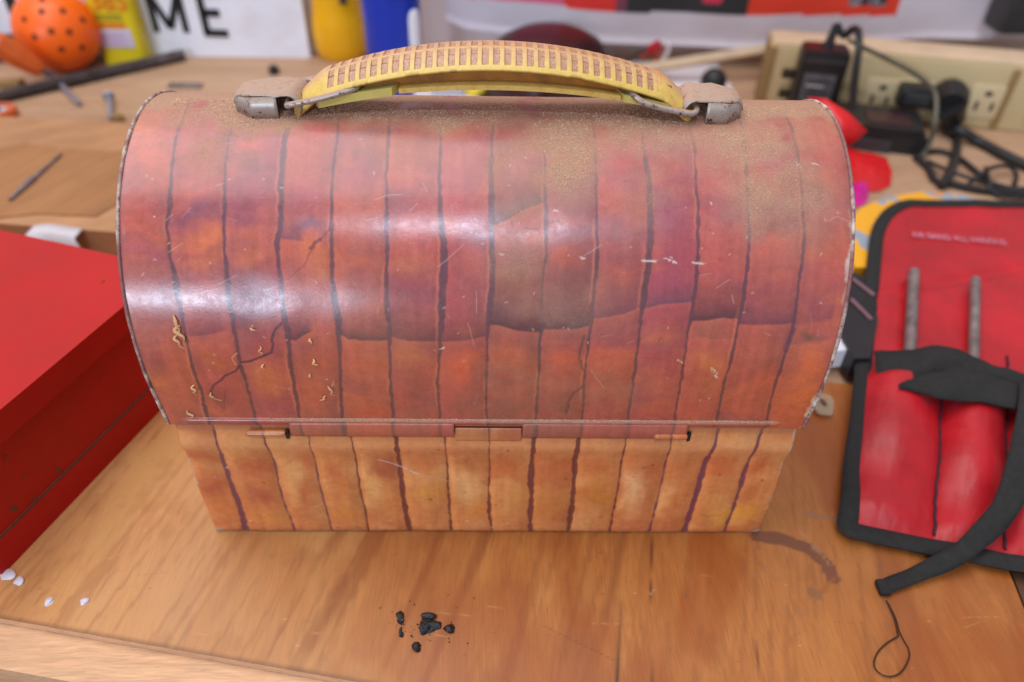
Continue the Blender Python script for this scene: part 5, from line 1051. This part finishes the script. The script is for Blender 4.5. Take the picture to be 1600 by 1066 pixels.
# plugs
def plug(u,v,sz,o1,lb,nm='plug'):
    t_,z__=sside(u,v,o1); pe=empty(nm,sp_(t_,0,z__)); tag(pe,lb,'plug'); return pe,t_,z__
pe,t_,z__=plug(1434,156,0,.020,'flat dark grey plug in the outlet behind the charger'); sbox('plug_body',t_-.014,t_+.014,z__-.009,z__+.009,.0015,.020,M_BLK,pe,.004); sbox('plug_face',t_-.010,t_+.010,z__-.005,z__+.005,.019,.0208,M_DGREY,pe,.001)
pe,t_,z__=plug(1487,172,0,.024,'large black angled plug between the free outlets, thick cord below it')
c0=np.array(sp_(t_,.002,z__+.006)); c1=np.array(sp_(t_-.002,.024,z__+.002)); part(tube('plug_body',np.array([c0,c0*.6+c1*.4,c1]),[.013,.0155,.0125],M_BLK,pe,ns=12),pe)
c2=np.array(sp_(t_+.004,.022,z__-.018)); part(tube('strain_relief',np.array([c1,(c1+c2)/2+[.004,0,0],c2]),[.012,.009,.006],M_BLK,pe,ns=10),pe)
cord=cr([c2,onz(1500,205,.006),onz(1530,222,BT+.004),onz(1570,243,BT+.004),onz(1620,266,BT+.004),onz(1700,300,BT+.004)],6); part(tube('power_cord',cord,.0042,M_BLKC,pe,ns=10),pe)
def cable(P,r_,lb,z=BT+.003):
    o=tube('black_cable',cr([tuple(onz(u,v,z+(k[0] if k else 0))) for u,v,*k in P],6),r_,M_BLKC,ns=8); tag(o,lb,'cable','black cables tangled in front of the power strip'); return o
cable([(1440,238),(1470,236),(1500,248),(1530,272),(1545,285),(1600,300),(1700,320)],.0021,'black cable running from the charger corner down to the right')
cable([(1430,245),(1450,262),(1462,282),(1490,288),(1540,298),(1640,305)],.0026,'thick black cable hugging the top of the tool pouch')
cable([(1510,290),(1530,275,.004),(1550,262,.006),(1575,260,.004),(1588,272),(1585,288)],.0017,'thin black cable looped upward at the right edge')
cable([(1496,205),(1494,240,.002),(1482,275,.003),(1470,292)],.0034,'black cable dropping straight down from the large plug')
cable([(1450,252),(1480,266,.004),(1520,280,.003),(1560,292),(1620,296)],.0016,'thin black cable crossing the middle of the tangle')
cable([(1540,262,.003),(1545,280,.004),(1550,300),(1580,308),(1640,300)],.0015,'thin black cable bending round the foot of the loop')
# red bag pieces and magenta scrap
def crumple(name,pts,mat,lb,cat,seed,h=.010,z=BT+.001):
    Pw=[onz(u,v,z) for u,v in pts]; c=np.mean(Pw,0); bm=bmesh.new(); nR=7; rings=[]
    Pc=cr(np.array(Pw),2,True); rr_=random.Random(seed)
    for k in range(nR):
        f=k/nR; rings.append([bm.verts.new((p[0]*(1-f)+c[0]*f,p[1]*(1-f)+c[1]*f,z+h*(math.sin(f*1.5))+h*.35*(math.sin(i*1.1+seed+k*.9)+rr_.uniform(-.4,.4))*(.3+f*.7)*(0 if k==0 else 1))) for i,p in enumerate(Pc)])
    for a_,b_ in zip(rings[:-1],rings[1:]):
        for i in range(len(a_)): bm.faces.new((a_[i],a_[(i+1)%len(a_)],b_[(i+1)%len(a_)],b_[i]))
    bm.faces.new(rings[-1]); o=bm_obj(name,bm,mat,None); tag(o,lb,cat); return o
crumple('red_bag',[(1300,222),(1340,236),(1385,246),(1392,290),(1350,300),(1300,290)],M_REDB,'glossy red plastic bag crumpled under the charger, behind the lunch box','bag',3,.004)
a_=[ony(u,v,y) for u,v,y in [(1262,152,.300),(1292,155,.292),(1325,178,.284),(1354,206,.276),(1338,220,.272),(1320,230,.268),(1306,210,.276),(1285,180,.288)]]
bm=bmesh.new(); c=np.mean(a_,0)+np.array([0,-.002,.001]); vs=[bm.verts.new(p) for p in a_]; vc=bm.verts.new(c)
for i in range(len(vs)): bm.faces.new((vs[i],vs[(i+1)%len(vs)],vc))
o=bm_obj('red_flap',bm,M_REDB,None); md=o.modifiers.new('s','SOLIDIFY'); md.thickness=.0015; tag(o,'stiff red plastic flap standing up behind the right end of the lunch box','flap')
crumple('magenta_scrap',[(1320,292),(1350,286),(1358,300),(1352,318),(1330,322)],M_MAG,'small magenta plastic scrap below the red bag','scrap',9,.006)
# yellow patterned pad under the pouch
M_PAD=NT('patterned_yellow'); f=M_PAD.noise(38,2,.4); c=M_PAD.ramp(f,[(.0,L(238,170,30)),(.56,L(238,170,30)),(.565,L(150,160,172)),(.66,L(150,160,172)),(.665,L(226,140,40)),(1,L(226,140,40))]); M_PAD.set(Base_Color=c,Roughness=.45); M_PAD=M_PAD.m
pd=empty('patterned_pad',(.26,.22,BT)); tag(pd,'yellow pad with grey blue patches lying under the top of the tool pouch','pad')
po_=[(1335,418),(1325,350),(1345,325),(1385,308),(1440,300),(1500,304),(1545,316),(1560,340),(1500,380),(1400,416)]
part(prism('pad_body',[tuple(onz(u,v,.0120)[:2]) for u,v in po_],BT,.0120,M_PAD,pd,.003),pd)
# black tool + white part behind the lunch box
bk=empty('black_tool',(.2,.15,0)); tag(bk,'black and pink edged tool body between the lunch box and the pouch','tool')
o=prism('tool_body',[tuple(onz(u,v,.014)[:2]) for u,v in [(1310,440),(1335,425),(1362,440),(1372,500),(1360,560),(1335,560),(1312,520)]],.001,.014,M_BLK,bk,.002); place(o,bk)
for z,(u0,v0),(u1,v1) in [(0,(1332,436),(1366,462)),(0,(1330,468),(1362,500))]:
    part(tube('pink_trim',np.array([onz(u0,v0,.0145),onz(u1,v1,.0145)]),.0011,simple('dusty_pink_trim',L(120,84,92),.4),bk,ns=8),bk)
wp=empty('white_plastic_part',(.185,.11,0)); tag(wp,'rounded white plastic part half hidden behind the lunch box right end','plastic part')
o=prism('white_body',[tuple(onz(u,v,.012)[:2]) for u,v in [(1270,500),(1318,492),(1334,510),(1343,530),(1342,545),(1270,552)]],.0005,.012,M_WHITE,wp,.0025); place(o,wp)
# dark screen hanging at the upper right
yd=.50; a=ony(1556,0,yd); b=ony(1562,60,yd); dk=empty('dark_case',(b[0]+.05,yd,b[2])); tag(dk,'dark grey hard case hanging from the wall at the top right corner','case')
o=box('case_shell',(b[0]+.055,yd+.02,b[2]+.06),(.110,.035,.118),M_DGREY,dk,.006); place(o,dk)
q=(b[0]+.055,yd+.062,b[2]+.06); o=box('wall_mount',q,(.03,.05,.03),M_DGREY,dk,.002); place(o,dk)
